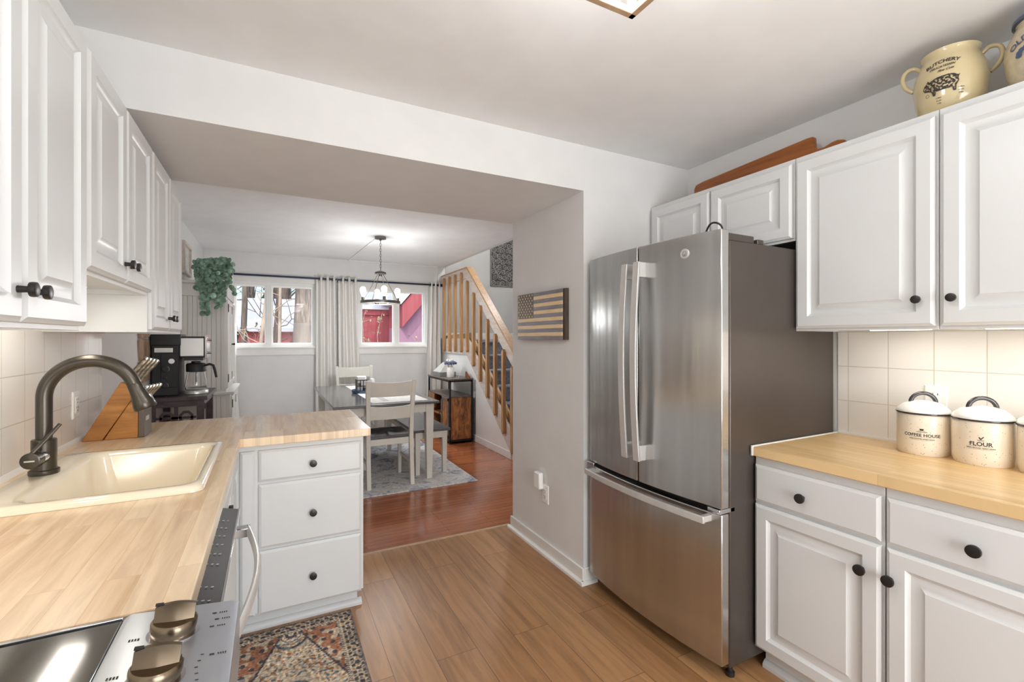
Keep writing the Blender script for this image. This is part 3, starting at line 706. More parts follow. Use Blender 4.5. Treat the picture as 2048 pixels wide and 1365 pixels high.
for k in range(31):
    y = FY0 + .04 + k / 30 * (FY1 - FY0 - .07); x = fx(y) - .048; rs.append([(x - .004, y, .632), (x - .004, y, .660), (x + .008, y, .660), (x + .008, y, .632)])
obj('handle', MB().rings(rs), M['steel2'], df, .002)
for y in (FY0 + .042, FY1 - .058): obj('handle_mount', box((fx(y) - .044, y, .634), (fx(y + .01) + .003, y + .022, .658)), M['steel2'], df, .002)
y = 1.385; xb = fx(y)
tfb = lambda a, b_, h: (xb - h - .0005 + a * -.03, y + a, 1.715 + b_)
bd = obj('badge', MB().lathe([(.021, -.002), (.021, .002), (.0185, .003), (.0185, .002)], tfb, 30), M['steel2'], dr)
m = MB()
for sx_ in (-1, 1):
    m.tube([tfb(sx_ * (.002 + .008 * math.sin(k / 12 * 4.2)), .010 * math.cos(k / 12 * 4.6), .0025) for k in range(13)], .0008, 6)
obj('monogram', m, M['nickel'], bd)
obj('top_hinge', box((FXb - .03, FY0 + .012, 1.752), (FXb + .16, FY0 + .07, 1.782)), M['fridge_side'], t, .003)
obj('top_hinge', box((FXb - .03, FY1 - .07, 1.752), (FXb + .16, FY1 - .012, 1.782)), M['fridge_side'], t, .003)
obj('hinge_cap', box((FXb + .18, FY0 + .01, 1.752), (FXb + .22, FY0 + .05, 1.772)), M['fridge_side'], t, .003)
obj('mid_hinge', box((FXd - .01, FY0 + .004, .670), (FXb + .03, FY0 + .06, .688)), M['chrome'], t, .002)
obj('mid_hinge', box((FXd - .02, FY1 - .06, .670), (FXb + .03, FY1 - .004, .688)), M['chrome'], t, .002)
for y in (FY0 + .03, FY1 - .05):
    obj('front_foot', MB().lathe([(.018, 0), (.018, .015), (.010, .02), (.010, .055)], lambda a, b_, h: (FXb + .035 + a, y + b_, h), 16), M['black'], t)
    obj('rear_foot', MB().lathe([(.018, 0), (.018, .015), (.010, .02), (.010, .055)], lambda a, b_, h: (2.28 + a, y + b_, h), 16), M['black'], t)
# jar lid / wire on top of fridge
o = obj('cord_loop', MB().tube([(1.64 + .004 * math.sin(3 * a), 1.325 + .042 * math.cos(a), 1.799 + .044 * math.sin(a)) for a in [2 * PI * i / 32 for i in range(33)]], .004, 8), M['black']); tag(o, 'coiled black cord on top of the refrigerator', 'cord')

# ------------------------------------------------------------------ canisters
CXs = [(2.225, .847), (2.225, .680), (2.225, .513)]
def canister(x, y, label, lines, s=1.0):
    t = thing('canister', label, 'canister', (x, y, .922), 'speckled canisters on the right counter')
    r = .080 * s
    p = [(r * .93, .922), (r * .965, .926), (r, .95), (r * 1.0, 1.04), (r * .985, 1.072), (r * .97, 1.074), (r * .95, 1.06)]
    at = lambda a, b_, h: (x + a, y + b_, h)
    bo = obj('jar', MB().lathe(p, at, 48), M['speckle'], t, sharp=50)
    ld = obj('lid', MB().lathe([(r * 1.0, 1.075), (r * 1.02, 1.078), (r * .98, 1.092), (r * .7, 1.112), (r * .35, 1.122), (.001, 1.124)], at, 48), M['ceramic'], t, sharp=70)
    obj('lid_rim', MB().lathe([(r * 1.0, 1.0735), (r * 1.03, 1.0745), (r * 1.035, 1.0775), (r * 1.02, 1.0805), (r * 1.0, 1.079)], at, 48), M['charcoal'], ld, sharp=70)
    va = math.atan2(-x, y) ; ax = Vector((.62, -.78, 0)).normalized()
    pts = [(x + ax.x * .038 * math.cos(a), y + ax.y * .038 * math.cos(a), 1.114 + .036 * math.sin(a)) for a in [PI * k / 14 for k in range(15)]]
    obj('lid_handle', MB().tube(pts, .0075, 12), M['charcoal'], ld, sharp=60)
    # lettering wrapped on the jar, facing the camera
    th0 = math.atan2(-y, -x) - .05
    def wrap(u, v): a = th0 + u / r; return (x + (r + .0006) * math.cos(a), y + (r + .0006) * math.sin(a), .997 + v)
    m = MB()
    for s_, size, oy in lines: add_text(m, s_, size, wrap, (0, oy))
    if not lines: return t
    if 'COFFEE' in lines[0][0]:
        m.add([wrap(-.007, .026), wrap(.006, .026), wrap(.004, .020), wrap(-.005, .020)], [(0, 1, 2, 3)]); m.add([wrap(-.010, .0185), wrap(.009, .0185), wrap(.009, .0195), wrap(-.010, .0195)], [(0, 1, 2, 3)])
    else:
        m.add([wrap(-.006, .026), wrap(-.003, .026), wrap(.0, .021), wrap(.006, .028), wrap(.008, .027), wrap(.001, .017), wrap(-.003, .018)], [(0, 1, 2, 3, 4, 5, 6)])
    for yy in (-.006, -.0165):
        for k in range(10): m.add([wrap(-.03 + k * .006, yy), wrap(-.024 + k * .006, yy), wrap(-.024 + k * .006, yy + .0005), wrap(-.03 + k * .006, yy + .0005)], [(0, 1, 2, 3)])
    lt = obj('lettering', m, M['print'], bo, smooth=False)
    return t
canister(CXs[0][0], CXs[0][1], 'speckled cream canister lettered COFFEE HOUSE under a white lid', [('COFFEE HOUSE', .0155, -.003), ('HOMETOWN', .005, .0125), ('FRESH ROASTED  FINEST GRADE', .005, -.0135)])
canister(CXs[1][0], CXs[1][1], 'speckled cream canister lettered FLOUR under a white lid', [('FLOUR', .0185, -.004), ('WHEAT', .005, .0125), ('FRESH GROUND  FINEST GRADE', .005, -.0135)])
canister(CXs[2][0], CXs[2][1], 'speckled cream canister cut off by the right edge', [])

# ------------------------------------------------------------------ crocks and board on the right cabinets
def crock(name, label, x, y, r, hh, m_, rimm, dark=False):
    z0 = 2.15; t = thing(name, label, 'crock', (x, y, z0)); at = lambda a, b_, h: (x + a, y + b_, z0 + h)
    s = hh
    p = [(r * .72, 0), (r * .80, .008), (r * .93, s * .25), (r, s * .5), (r * .96, s * .68), (r * .80, s * .86), (r * .74, s * .92), (r * .78, s * .97), (r * .80, s), (r * .74, s), (r * .68, s * .92), (r * .72, s * .8)]
    obj('jar', MB().lathe(p, at, 48, True, True), m_, t, sharp=60)
    return t, at
t, at = crock('butchery_crock', 'cream two-handled crock with pig print on the cabinet top', 2.16, .745, .102, .228, M['crock'], None)
th_c = math.atan2(-.745, -2.16)
hd_ = Vector((math.cos(th_c + PI / 2 ), math.sin(th_c + PI / 2), 0))
for sgn in (-1, 1):
    c0 = Vector((2.16, .745, 2.15)); pts = [c0 + hd_ * sgn * .078 + Vector((0, 0, .196)), c0 + hd_ * sgn * .098 + Vector((0, 0, .214)), c0 + hd_ * sgn * .122 + Vector((0, 0, .208)), c0 + hd_ * sgn * .130 + Vector((0, 0, .18)), c0 + hd_ * sgn * .120 + Vector((0, 0, .148)), c0 + hd_ * sgn * .100 + Vector((0, 0, .128))]
    P = []
    for i in range(len(pts) - 1):
        for k in range(4):
            s = k / 4; p0 = pts[max(i - 1, 0)]; p1 = pts[i]; p2 = pts[i + 1]; p3 = pts[min(i + 2, len(pts) - 1)]
            P.append(tuple(.5 * ((2 * p1) + (-p0 + p2) * s + (2 * p0 - 5 * p1 + 4 * p2 - p3) * s * s + (-p0 + 3 * p1 - 3 * p2 + p3) * s ** 3)))
    P.append(tuple(pts[-1])); obj('handle', MB().tube(P, .0075, 12), M['crock'], t, sharp=60)
def crad(h, r, s):
    q = [(0, .76), (.25, .93), (.5, 1.0), (.68, .96), (.86, .80), (1, .78)]; f = h / s
    for (a, b_), (c, d_) in zip(q, q[1:]):
        if a <= f <= c: return r * (b_ + (d_ - b_) * (f - a) / (c - a)) + .002
    return r
def wrapc(u, v, x=2.16, y=.745, r=.102, s=.228, th=th_c - .22, h0=.10):
    h = h0 + v; rr = crad(h, r, s); a = th + u / r; return (x + rr * math.cos(a), y + rr * math.sin(a), 2.15 + h)
# note: u grows to the viewer's right
wc = lambda u, v: wrapc(u, v)
m = MB(); add_text(m, 'BUTCHERY', .019, wc, (-.0, .068), arc=.11); add_text(m, 'DELICATESSEN', .0105, wc, (0, .050), shear=.3); add_text(m, 'Fine Cuts', .011, wc, (.010, .036), shear=.5)
for i, s_ in enumerate(('1 Ham', '2 Loin', '3 Rib')): add_text(m, s_, .006, wc, (-.010, -.052 - i * .009)); add_text(m, s_, .006, wc, (.052, -.034 - i * .009))
m.add([wc(-.043 + .006 * math.cos(a) * f, -.032 + .006 * math.sin(a) * f) for f in (1, .8) for a in [2 * PI * k / 16 for k in range(16)]], [(k, (k + 1) % 16, 16 + (k + 1) % 16, 16 + k) for k in range(16)])
obj('lettering', m, M['print'], t, smooth=False)
PS = 1.4; pig = [(-.040, .008), (-.036, .016), (-.030, .020), (-.027, .026), (-.023, .021), (-.01, .026), (.008, .027), (.022, .025), (.030, .019), (.034, .021), (.031, .014), (.032, .005), (.028, -.003), (.027, -.016), (.022, -.016), (.020, -.006), (.008, -.007), (-.008, -.007), (-.012, -.006), (-.013, -.016), (-.018, -.016), (-.021, -.004), (-.028, .000), (-.036, .002)]
m = MB(); st_ = .0009; random.seed(4)
def inpoly(x, y, P):
    c = False
    for (x0_, y0_), (x1_, y1_) in zip(P, P[1:] + P[:1]):
        if (y0_ > y) != (y1_ > y) and x < (x1_ - x0_) * (y - y0_) / (y1_ - y0_) + x0_: c = not c
    return c
for iu in range(-50, 50):
    for iv in range(-24, 36):
        u, v = iu * st_, iv * st_
        if inpoly(u, v, pig):
            if inpoly(u + .002, v, pig) and inpoly(u - .002, v, pig) and inpoly(u, v + .003, pig) and inpoly(u, v - .003, pig) and noise.noise(Vector((u * 240, v * 240, 2))) > .06: continue
            q = st_ * .52; m.add([wc((u + a) * PS, (v + b_) * PS - .018) for a, b_ in ((-q, -q), (q, -q), (q, q), (-q, q))], [(0, 1, 2, 3)])
obj('pig_print', m, M['print'], t, smooth=False)
C2Y = .495
t, at = crock('blue_rim_crock', 'grey salt-glaze crock with blue rim, cut by the right edge', 2.17, C2Y, .114, .225, M['crock2'], None)
obj('rim', MB().lathe([(.114 * .78, .213), (.114 * .83, .216), (.114 * .83, .226), (.114 * .75, .229), (.114 * .70, .222)], at, 48), M['blueglaze'], t, sharp=60)
th2 = math.atan2(-C2Y, -2.17)
w2 = lambda u, v: wrapc(u, v, 2.17, C2Y, .114, .225, th2 - .42, .115)
m = MB(); add_text(m, 'OLD LYME', .026, w2, (0, .022), arc=.075)
for k in range(9):
    a = PI * k / 8; m.add([w2(.036 * math.cos(a) + .010 * math.cos(b_), -.022 + .020 * math.sin(a) + .007 * math.sin(b_)) for b_ in [2 * PI * j / 8 for j in range(8)]], [tuple(range(8))])
obj('lettering', m, M['blueprint'], t, smooth=False)
# long board leaning against the wall above the cabinets
bp_ = [(1.955, 0), (1.955, .105), (1.945, .125), (1.90, .132), (1.60, .146), (1.30, .160), (1.275, .158), (1.267, .148), (1.262, .10), (1.245, .088), (1.22, .088), (1.19, .098), (1.165, .100), (1.14, .092), (1.12, .07), (1.12, 0)]
o = obj('wooden_board', MB().prism(bp_, 0, .022, lambda a, c, h: (2.24 + h + c * .10, a, 2.151 + c)), M['boardwood'], None, .004); tag(o, 'long reddish wooden board leaning on top of the cabinets above the refrigerator', 'wooden board')

# ------------------------------------------------------------------ under-cabinet lights
def strip(x0, x1, y0, y1, z, label, e):
    t = thing('under_cabinet_light', label, 'light', ((x0 + x1) / 2, (y0 + y1) / 2, z), 'under-cabinet lights')
    obj('housing', box((x0, y0, z - .010), (x1, y1, z)), M['white'], t, .003); obj('diffuser', box((x0 + .012, y0 + .012, z - .0125), (x1 - .012, y1 - .012, z - .0095)), M['led'], t, .001)
    light('under_cabinet_glow', 'AREA', ((x0 + x1) / 2, (y0 + y1) / 2, z - .02), e, (1, .95, .88), x1 - x0, y1 - y0)
strip(2.13, 2.19, .79, 1.0, 1.404, 'slim lit light bar under the tall right wall cabinet', .55)
strip(2.13, 2.19, .42, .66, 1.404, 'slim lit light bar under the wall cabinet above the canisters', .55)
strip(-.63, -.56, 1.0, 1.4, 1.392, 'slim lit light bar under the nearest left wall cabinet', .8)
strip(-.63, -.56, 1.75, 2.1, 1.542, 'slim lit light bar under the cabinet above the sink', 1.0)

# ------------------------------------------------------------------ ceiling fixture
t = thing('ceiling_fixture', 'square open-cage ceiling light cut by the top edge', 'ceiling light', (.69, .78, 2.435))
m = MB(); x0, x1, y0, y1, z0, z1 = .535, .845, .625, .935, 2.2, 2.40; s = .018
for z in (z0, z1):
    m.box((x0, y0, z), (x1, y0 + s, z + s)); m.box((x0, y1 - s, z), (x1, y1, z + s)); m.box((x0, y0, z), (x0 + s, y1, z + s)); m.box((x1 - s, y0, z), (x1, y1, z + s))
for x in (x0, x1 - s):
    for y in (y0, y1 - s): m.box((x, y, z0), (x + s, y + s, z1 + s))
obj('cage', m, M['rosegold'], t, .002)
obj('canopy', MB().lathe([(.07, 2.434), (.07, 2.415), (.02, 2.41), (.02, 2.36), (.03, 2.34)], lambda a, b_, h: (.69 + a, .78 + b_, h)), M['nickel'], t)
m = MB()
for a in (0, PI / 2): m.tube([(.69 + math.cos(a) * .12 * math.cos(b_), .78 + math.sin(a) * .12 * math.cos(b_), 2.31 + .09 * math.sin(b_)) for b_ in [2 * PI * k / 32 for k in range(33)]], .003, 6)
obj('wire_rings', m, M['iron'], t)
for dx in (-.045, .045): obj('bulb', MB().sphere((.69 + dx, .78, 2.30), .03, sz=1.3), M['bulb'], t)
light('fixture_glow', 'POINT', (.69, .78, 2.27), 20, (.95, .97, 1), .09)

dup(t, (.69, -.9, 2.435), 'added unseen copy of the open-cage ceiling light behind the camera')  # unseen fixture added to dress the kitchen fill lamp
t = thing('added_stair_light', 'added unseen round ceiling light above the carpeted stairs', 'ceiling light', (3.05, 5.4, 3.6))  # unseen fixture added to go with the stairwell fill
obj('base', MB().lathe([(.12, 3.599), (.12, 3.57), (.001, 3.57)], lambda a, b_, h: (3.05 + a, 5.4 + b_, h)), M['nickel'], t)
obj('globe', MB().lathe([(.10, 3.57), (.13, 3.53), (.11, 3.48), (.06, 3.45), (.001, 3.445)], lambda a, b_, h: (3.05 + a, 5.4 + b_, h)), M['bulb'], t)

# ------------------------------------------------------------------ flag plaque
t = thing('wooden_flag', 'wooden stars-and-stripes plaque in dark and light wood on the column wall', 'wall art', (1.545, 2.53, 1.345))
y0, y1, z0, z1 = 2.243, 2.819, 1.352, 1.655
M['flagdark'] = woodm('flag_dark', (138, 134, 144), (106, 98, 104), (4, 4, 40), .5); M['flaglight'] = woodm('flag_light', (232, 206, 160), (216, 184, 132), (4, 4, 40), .5); M['walnut'] = woodm('walnut', (84, 68, 54), (56, 44, 36), (30, 30, 6), .5)
obj('backing', box((1.522, y0, z0), (1.545, y1, z1)), M['walnut'], t, .002)
hs = (z1 - z0) / 13
for k in range(13):
    zt = z1 - k * hs; ye = y1 - (.215 if k < 7 else 0)
    obj('stripe', box((1.516, y0 + .03, zt - hs + .0004), (1.522, ye, zt - .0004)), M['flaglight'] if k % 2 else M['flagdark'], t)
cn = obj('canton', box((1.516, y1 - .2145, z1 - 7 * hs), (1.522, y1, z1)), M['walnut'], t)
m = MB()
for r_ in range(9):
    for c_ in range(6 - (r_ % 2)):
        yy = y1 - .018 - c_ * .036 - (.018 if r_ % 2 else 0); zz = z1 - .012 - r_ * 7 * hs / 9.3
        m.prism([(.0075 * (1 if k % 2 == 0 else .5) * math.sin(k * PI / 5), .0075 * (1 if k % 2 == 0 else .5) * math.cos(k * PI / 5)) for k in range(10)], 0, .0012, lambda a, c, h: (1.516 - h, yy + a, zz + c))
obj('stars', m, M['flaglight'], cn, smooth=False)

# ------------------------------------------------------------------ rugs
def rug_pattern(u, v, W, H):
    # u across (0..W), v along (0..H)
    n_ = lambda s, o=0: noise.noise(Vector((u * s + o, v * s, o)))
    e = min(u, W - u, v, H - v)
    pal = dict(dark=(82, 78, 82), tan=(188, 172, 150), cream=(206, 192, 170), rust=(158, 112, 88), blue=(104, 116, 124), gold=(184, 148, 108), grey=(124, 114, 110))
    if e < .008: c = pal['grey']
    elif e < .058:
        q = math.sin(u * 150) * math.sin(v * 150); c = pal['dark'] if q + n_(60) * .8 > .15 else (pal['tan'] if q > -.5 else pal['gold'] if n_(20, 3) > .1 else pal['grey'])
    elif e < .066: c = pal['tan']
    elif e < .074: c = pal['dark'] if int((u + v) * 150) % 2 else pal['cream']
    else:
        cx_, cy_ = W / 2, H / 2
        a = abs(u - cx_) / (W / 2 - .074); b_ = abs(v - cy_) / (H / 2 - .074)
        # field outline with stepped ends
        edge = a * .92 + max(0, b_ - .55) * 1.7 + .02 * (1 if int((u + v) * 220) % 2 else 0)
        if edge > .98:
            c = pal['rust'] if n_(25, 5) > -.08 else pal['tan']
            if math.sin(u * 90) * math.cos(v * 85) > .55: c = pal['dark']
        elif edge > .93: c = pal['dark']
        else:
            c = pal['cream']
            rr = math.hypot((u - cx_) * 1.25, ((v - cy_ + .22) % .44 - .22) * .9)
            if n_(60, 9) > .24: c = pal['blue']
            if n_(52, 14) > .30: c = pal['rust']
            if n_(75, 18) > .28: c = pal['gold']
            if .085 < rr < .10 or .05 < rr < .056: c = pal['blue'] if n_(30) > -.2 else pal['dark']
            elif .10 < rr < .125 and math.sin(math.atan2(v, u) * 20) > 0: c = pal['tan']
            elif rr < .03: c = pal['dark'] if rr > .014 else pal['cream']
    f = 1 + n_(90, 2) * .35 + n_(8, 7) * .2
    return tuple(min(255, max(0, x * f)) for x in c)
def vrug(name, x0, x1, y0, y1, z, step, label):
    W, H = x1 - x0, y1 - y0; nx, ny = int(W / step), int(H / step); v = []; f = []
    for j in range(ny + 1):
        for i in range(nx + 1): v.append((x0 + W * i / nx, y0 + H * j / ny, z))
    for j in range(ny):
        for i in range(nx): a = j * (nx + 1) + i; f.append((a, a + 1, a + nx + 2, a + nx + 1))
    top = len(f); b0 = len(v)
    mb = MB(); mb.v = v; mb.f = f
    me = bpy.data.meshes.new(name); me.from_pydata([(p[0] - x0, p[1] - y0, p[2]) for p in v], [], f); me.materials.append(M['vcol'])
    ca = me.color_attributes.new('col', 'FLOAT_COLOR', 'POINT'); arr = []
    for p in v:
        c = rug_pattern(p[0] - x0, p[1] - y0, W, H); arr += [lin(c[0]), lin(c[1]), lin(c[2]), 1]
    ca.data.foreach_set('color', arr)
    o = bpy.data.objects.new(name, me); C.objects.link(o); o.location = (x0, y0, 0)
    md = o.modifiers.new('solid', 'SOLIDIFY'); md.thickness = .007; md.offset = -1
    tag(o, label, 'rug'); return o
vrug('kitchen_runner', -.19, .355, .5, 2.425, .008, .0035, 'patterned rust, cream and slate runner rug in front of the dishwasher')
o = obj('dining_rug', box((-.15, 4.062, .0005), (1.752, 6.75, .011)), M['rug2'], None, .003); tag(o, 'distressed grey and white area rug under the dining table', 'rug')

# ------------------------------------------------------------------ dining table, benches, chairs
RZ = .0112
def taper(m, x, y, z0, z1, a0, a1, dx=0, dy=0):
    m.rings([[(x + sx_ * a0 + dx, y + sy_ * a0 + dy, z0) for sx_, sy_ in ((-1, -1), (1, -1), (1, 1), (-1, 1))], [(x + sx_ * a1, y + sy_ * a1, z1) for sx_, sy_ in ((-1, -1), (1, -1), (1, 1), (-1, 1))]]); return m
t = thing('dining_table', 'rectangular dining table with slate top and cream legs', 'table', (.96, 5.25, RZ))
obj('tabletop', box((.478, 4.265, .738), (1.442, 6.25, .762)), M['slate'], t, .004)
m = MB(); m.box((.535, 4.325, .655), (1.385, 4.345, .738)); m.box((.535, 6.17, .655), (1.385, 6.19, .738)); m.box((.535, 4.325, .655), (.555, 6.19, .738)); m.box((1.365, 4.325, .655), (1.385, 6.19, .738))
obj('apron', m, M['cream'], t, .002)
for x, y in ((.56, 4.35), (1.36, 4.35), (.56, 6.165), (1.36, 6.165)):
    obj('leg', taper(MB(), x, y, RZ, .738, .026, .040), M['cream'], t, .003)
def bench(label, x0, x1, y0, y1):
    t = thing('dining_bench', label, 'bench', ((x0 + x1) / 2, (y0 + y1) / 2, RZ), 'benches along the dining table')
    obj('seat', box((x0, y0, .435), (x1, y1, .46)), M['slate'], t, .004)
    m = MB(); m.box((x0 + .03, y0 + .03, .365), (x1 - .03, y0 + .045, .435)); m.box((x0 + .03, y1 - .045, .365), (x1 - .03, y1 - .03, .435)); m.box((x0 + .03, y0 + .03, .365), (x0 + .045, y1 - .03, .435)); m.box((x1 - .045, y0 + .03, .365), (x1 - .03, y1 - .03, .435))
    obj('apron', m, M['cream'], t, .002)
    for x in (x0 + .05, x1 - .05):
        for y in (y0 + .055, y1 - .055): obj('leg', taper(MB(), x, y, RZ, .435, .020, .026), M['cream'], t, .002)
bench('slate-topped bench on the right side of the table, near the rustic cabinet', 1.235, 1.612, 4.43, 5.75)
bench('slate-topped bench tucked under the left side of the table', .50, .90, 4.85, 6.0)
def chair(label, x0, x1, yb, dirn):
    # yb: y of the rear legs at seat height; dirn=+1 seat extends toward +Y
    xc = (x0 + x1) / 2; t = thing('dining_chair', label, 'chair', (xc, yb, RZ), 'cream ladder-back dining chairs')
    D = dirn
    prof = [(.0, -.045 * D), (.25, -.012 * D), (.45, 0), (.65, -.012 * D), (.85, -.04 * D), (.985, -.07 * D)]
    for x in (x0, x1):
        rs = []
        for z, dy in prof:
            zz = max(z, RZ); hw = .019; hy = .017 if z > .5 or z < .2 else .022; fl = (.012 if z > .6 else 0) * (1 if x == x1 else -1) * (z - .6) / .38
            rs.append([(x - hw + fl, yb + dy - hy, zz), (x + hw + fl, yb + dy - hy, zz), (x + hw + fl, yb + dy + hy, zz), (x - hw + fl, yb + dy + hy, zz)])
        obj('rear_leg', MB().rings(rs), M['cream'], t, .004, sharp=30)
    def slat(z0, z1, d0, d1, cv):
        rs = []
        for k in range(13):
            s = k / 12; x = x0 + (x1 - x0) * s; c = -cv * D * math.sin(PI * s); b_ = -.012 * math.sin(PI * s)
            rs.append([(x, yb + d0 * D + c - .009, z0), (x, yb + d0 * D + c + .009, z0), (x, yb + d1 * D + c + .009, z1 + b_), (x, yb + d1 * D + c - .009, z1 + b_)])
        return MB().rings(rs)
    obj('backrest_slat', slat(.835, .975, -.038, -.068, .030), M['cream'], t, .003)
    obj('backrest_slat', slat(.625, .75, -.010, -.026, .022), M['cream'], t, .003)
    ys0, ys1 = yb + .015 * D, yb + .42 * D
    # dished seat
    nx, ny = 12, 10; vt = []; fc = []
    for j in range(ny + 1):
        for i in range(nx + 1):
            u = i / nx; v = j / ny; x = (x0 - .012) + (x1 - x0 + .024) * u; y = ys0 + (ys1 - ys0) * v
            dish = -.016 * (math.exp(-((u - .28) / .18) ** 2) + math.exp(-((u - .72) / .18) ** 2)) * math.sin(PI * min(1, v * 1.1)) + .004 * math.exp(-((u - .5) / .08) ** 2) * v
            vt.append((x, y, .472 + dish))
    n1 = len(vt)
    for p in list(vt): vt.append((p[0], p[1], .442))
    for j in range(ny):
        for i in range(nx):
            a = j * (nx + 1) + i; fc.append((a, a + 1, a + nx + 2, a + nx + 1)); fc.append((n1 + a, n1 + a + nx + 1, n1 + a + nx + 2, n1 + a + 1))
    for i in range(nx): fc.append((i, n1 + i, n1 + i + 1, i + 1)); a = ny * (nx + 1) + i; fc.append((a, a + 1, n1 + a + 1, n1 + a))
    for j in range(ny): a = j * (nx + 1); fc.append((a, a + nx + 1, n1 + a + nx + 1, n1 + a)); a += nx; fc.append((a, n1 + a, n1 + a + nx + 1, a + nx + 1))
    mb = MB(); mb.v = vt; mb.f = fc; obj('seat', mb, M['slate'], t, .005, sharp=50)
    m = MB(); ya, yz = sorted((yb + .01 * D, yb + .39 * D)); m.box((x0 + .01, ya, .385), (x1 - .01, ya + .018, .442)); m.box((x0 + .01, yz - .018, .385), (x1 - .01, yz, .442)); m.box((x0 - .004, ya, .385), (x0 + .014, yz, .442)); m.box((x1 - .014, ya, .385), (x1 + .004, yz, .442)); obj('seat_rail', m, M['cream'], t, .002)
    for x in (x0 + .012, x1 - .012): obj('front_leg', taper(MB(), x, yb + .385 * D, RZ, .442, .014, .019), M['cream'], t, .002)
    m = MB()
    for x in (x0 + .005, x1 - .005): m.box((x - .008, min(yb, yb + .38 * D), .20), (x + .008, max(yb, yb + .38 * D), .225))
    obj('stretcher', m, M['cream'], t, .002)
chair('cream ladder-back chair at the near end of the table, back to camera', .775, 1.165, 4.275, 1)
chair('cream ladder-back chair at the far end of the table, by the curtains', .80, 1.225, 6.53, -1)
o = obj('table_runner', MB().box((.83, 4.36, .7625), (1.36, 6.1, .765)), mat('runner_cloth', (226, 224, 220), .9, var=.05, vscale=30, bump=.3), None); tag(o, 'pale cloth runner lying along the dining table', 'table runner')
m = MB()
for k in range(5): m.box((.95 + k * .012, 4.45, .7652), (.955 + k * .012, 6.0, .7656))
obj('woven_stripe', m, mat('runner_stripe', (150, 150, 150), .9), o); ORG
t = thing('tray', 'round navy tray with holders on the dining table', 'tray', (.93, 5.30, .765))
at = lambda a, b_, h: (.93 + a, 5.30 + b_, .7655 + h)
obj('tray_base', MB().lathe([(.13, 0), (.14, .003), (.145, .03), (.14, .03), (.133, .008), (.001, .008)], at, 36, True, True), mat('navy_enamel', (60, 96, 140), .25, var=.05, coat=.4), t, sharp=50)
t = thing('napkin_holder', 'dark cut-out napkin holder standing on the round tray', 'napkin holder', (.90, 5.30, .7735))
for yy in (5.27, 5.35):
    m = MB(); 
    for k in range(4): m.box((.835 + k * .034, yy, .7735), (.845 + k * .034, yy + .005, .905))
    for zz in (.7735, .83, .895): m.box((.835, yy, zz), (.947, yy + .005, zz + .012))
    m.box((.85, yy, .84), (.88, yy + .005, .87)); m.box((.9, yy, .79), (.93, yy + .005, .82)); obj('side_panel', m, M['rustdark'], t)
obj('base', box((.835, 5.27, .7735), (.947, 5.355, .780)), M['rustdark'], t)
o = obj('napkins', box((.843, 5.278, .781), (.94, 5.347, .945)), M['white'], None, .01); tag(o, 'stack of white napkins in the holder on the table', 'napkins')
o = obj('shaker', MB().lathe([(.026, 0), (.03, .005), (.028, .06), (.03, .11), (.024, .14), (.001, .145)], lambda a, b_, h: (1.0 + a, 5.27 + b_, .7737 + h), 24), M['ceramic'], None, sharp=50); tag(o, 'white shaker beside the napkin holder on the tray', 'shaker')

# ------------------------------------------------------------------ industrial cabinet and its things
t = thing('industrial_cabinet', 'rustic brown cabinet with black metal frame below the stairs', 'cabinet', (2.2, 6.05, 0))
x0, x1, y0, y1 = 2.03, 2.355, 5.62, 6.52; ft = .82; bx = .0
for x in (x0, x1 - .022):
    for y in (y0, y1 - .022): obj('leg', box((x, y, 0), (x + .022, y + .022, ft)), M['iron'], t, .002)
m = MB()
for z in (ft - .002, .05):
    m.box((x0, y0, z - .02), (x1, y0 + .018, z)); m.box((x0, y1 - .018, z - .02), (x1, y1, z)); m.box((x0, y0, z - .02), (x0 + .018, y1, z)); m.box((x1 - .018, y0, z - .02), (x1, y1, z))
obj('frame', m, M['iron'], t, .001)
obj('top_board', box((x0 - .005, y0 - .005, ft), (x1 + .003, y1 + .005, ft + .018)), M['rustdark'], t, .002)
obj('shelf_board', box((x0 + .002, y0 + .002, .595), (x1 - .002, y1 - .002, .612)), M['rustdark'], t, .002)
m = MB(); m.box((x0 + .024, y0 + .006, .055), (x1 - .024, y0 + .02, .595)); obj('side_panel', m, M['rustic'], t, .001)
m = MB(); m.box((x0 + .024, y1 - .02, .055), (x1 - .024, y1 - .006, .595)); obj('side_panel', m, M['rustic'], t, .001)
obj('bottom_board', box((x0 + .006, y0 + .02, .05), (x1 - .006, y1 - .02, .064)), M['rustdark'], t)
obj('back_panel', box((x1 - .012, y0 + .02, .06), (x1 - .006, y1 - .02, .595)), M['rustdark'], t)
d = obj('door', box((x0 + .002, y0 + .024, .066), (x0 + .018, y0 + .33, .592)), M['rustic'], t, .002)
m = MB(); yy0, yy1 = y0 + .03, y0 + .325
for p in [((yy0, .07), (yy1, .11)), ((yy0, .55), (yy1, .59)), ((yy0, .07), (yy0 + .04, .59)), ((yy1 - .04, .07), (yy1, .59))]: m.box((x0 - .006, p[0][0], p[0][1]), (x0 + .002, p[1][0], p[1][1]))
obj('door_frame', m, M['rustdark'], d, .001); obj('handle', MB().tube([(x0 - .006, y0 + .31, .30), (x0 - .03, y0 + .31, .30), (x0 - .03, y0 + .31, .38), (x0 - .006, y0 + .31, .38)], .005, 8), M['iron'], d)
obj('divider', box((x0 + .01, y0 + .34, .064), (x1 - .012, y0 + .354, .595)), M['rustic'], t); obj('inner_shelf', box((x0 + .01, y0 + .354, .33), (x1 - .012, y1 - .02, .343)), M['rustic'], t)
obj('drawer_front', box((x0 + .002, y1 - .26, .40), (x0 + .018, y1 - .024, .592)), M['rustic'], t, .002)
TZ = ft + .018
t = thing('display_box', 'grey wooden box with slanted glass lid on the rustic cabinet', 'display box', (2.16, 6.28, TZ))
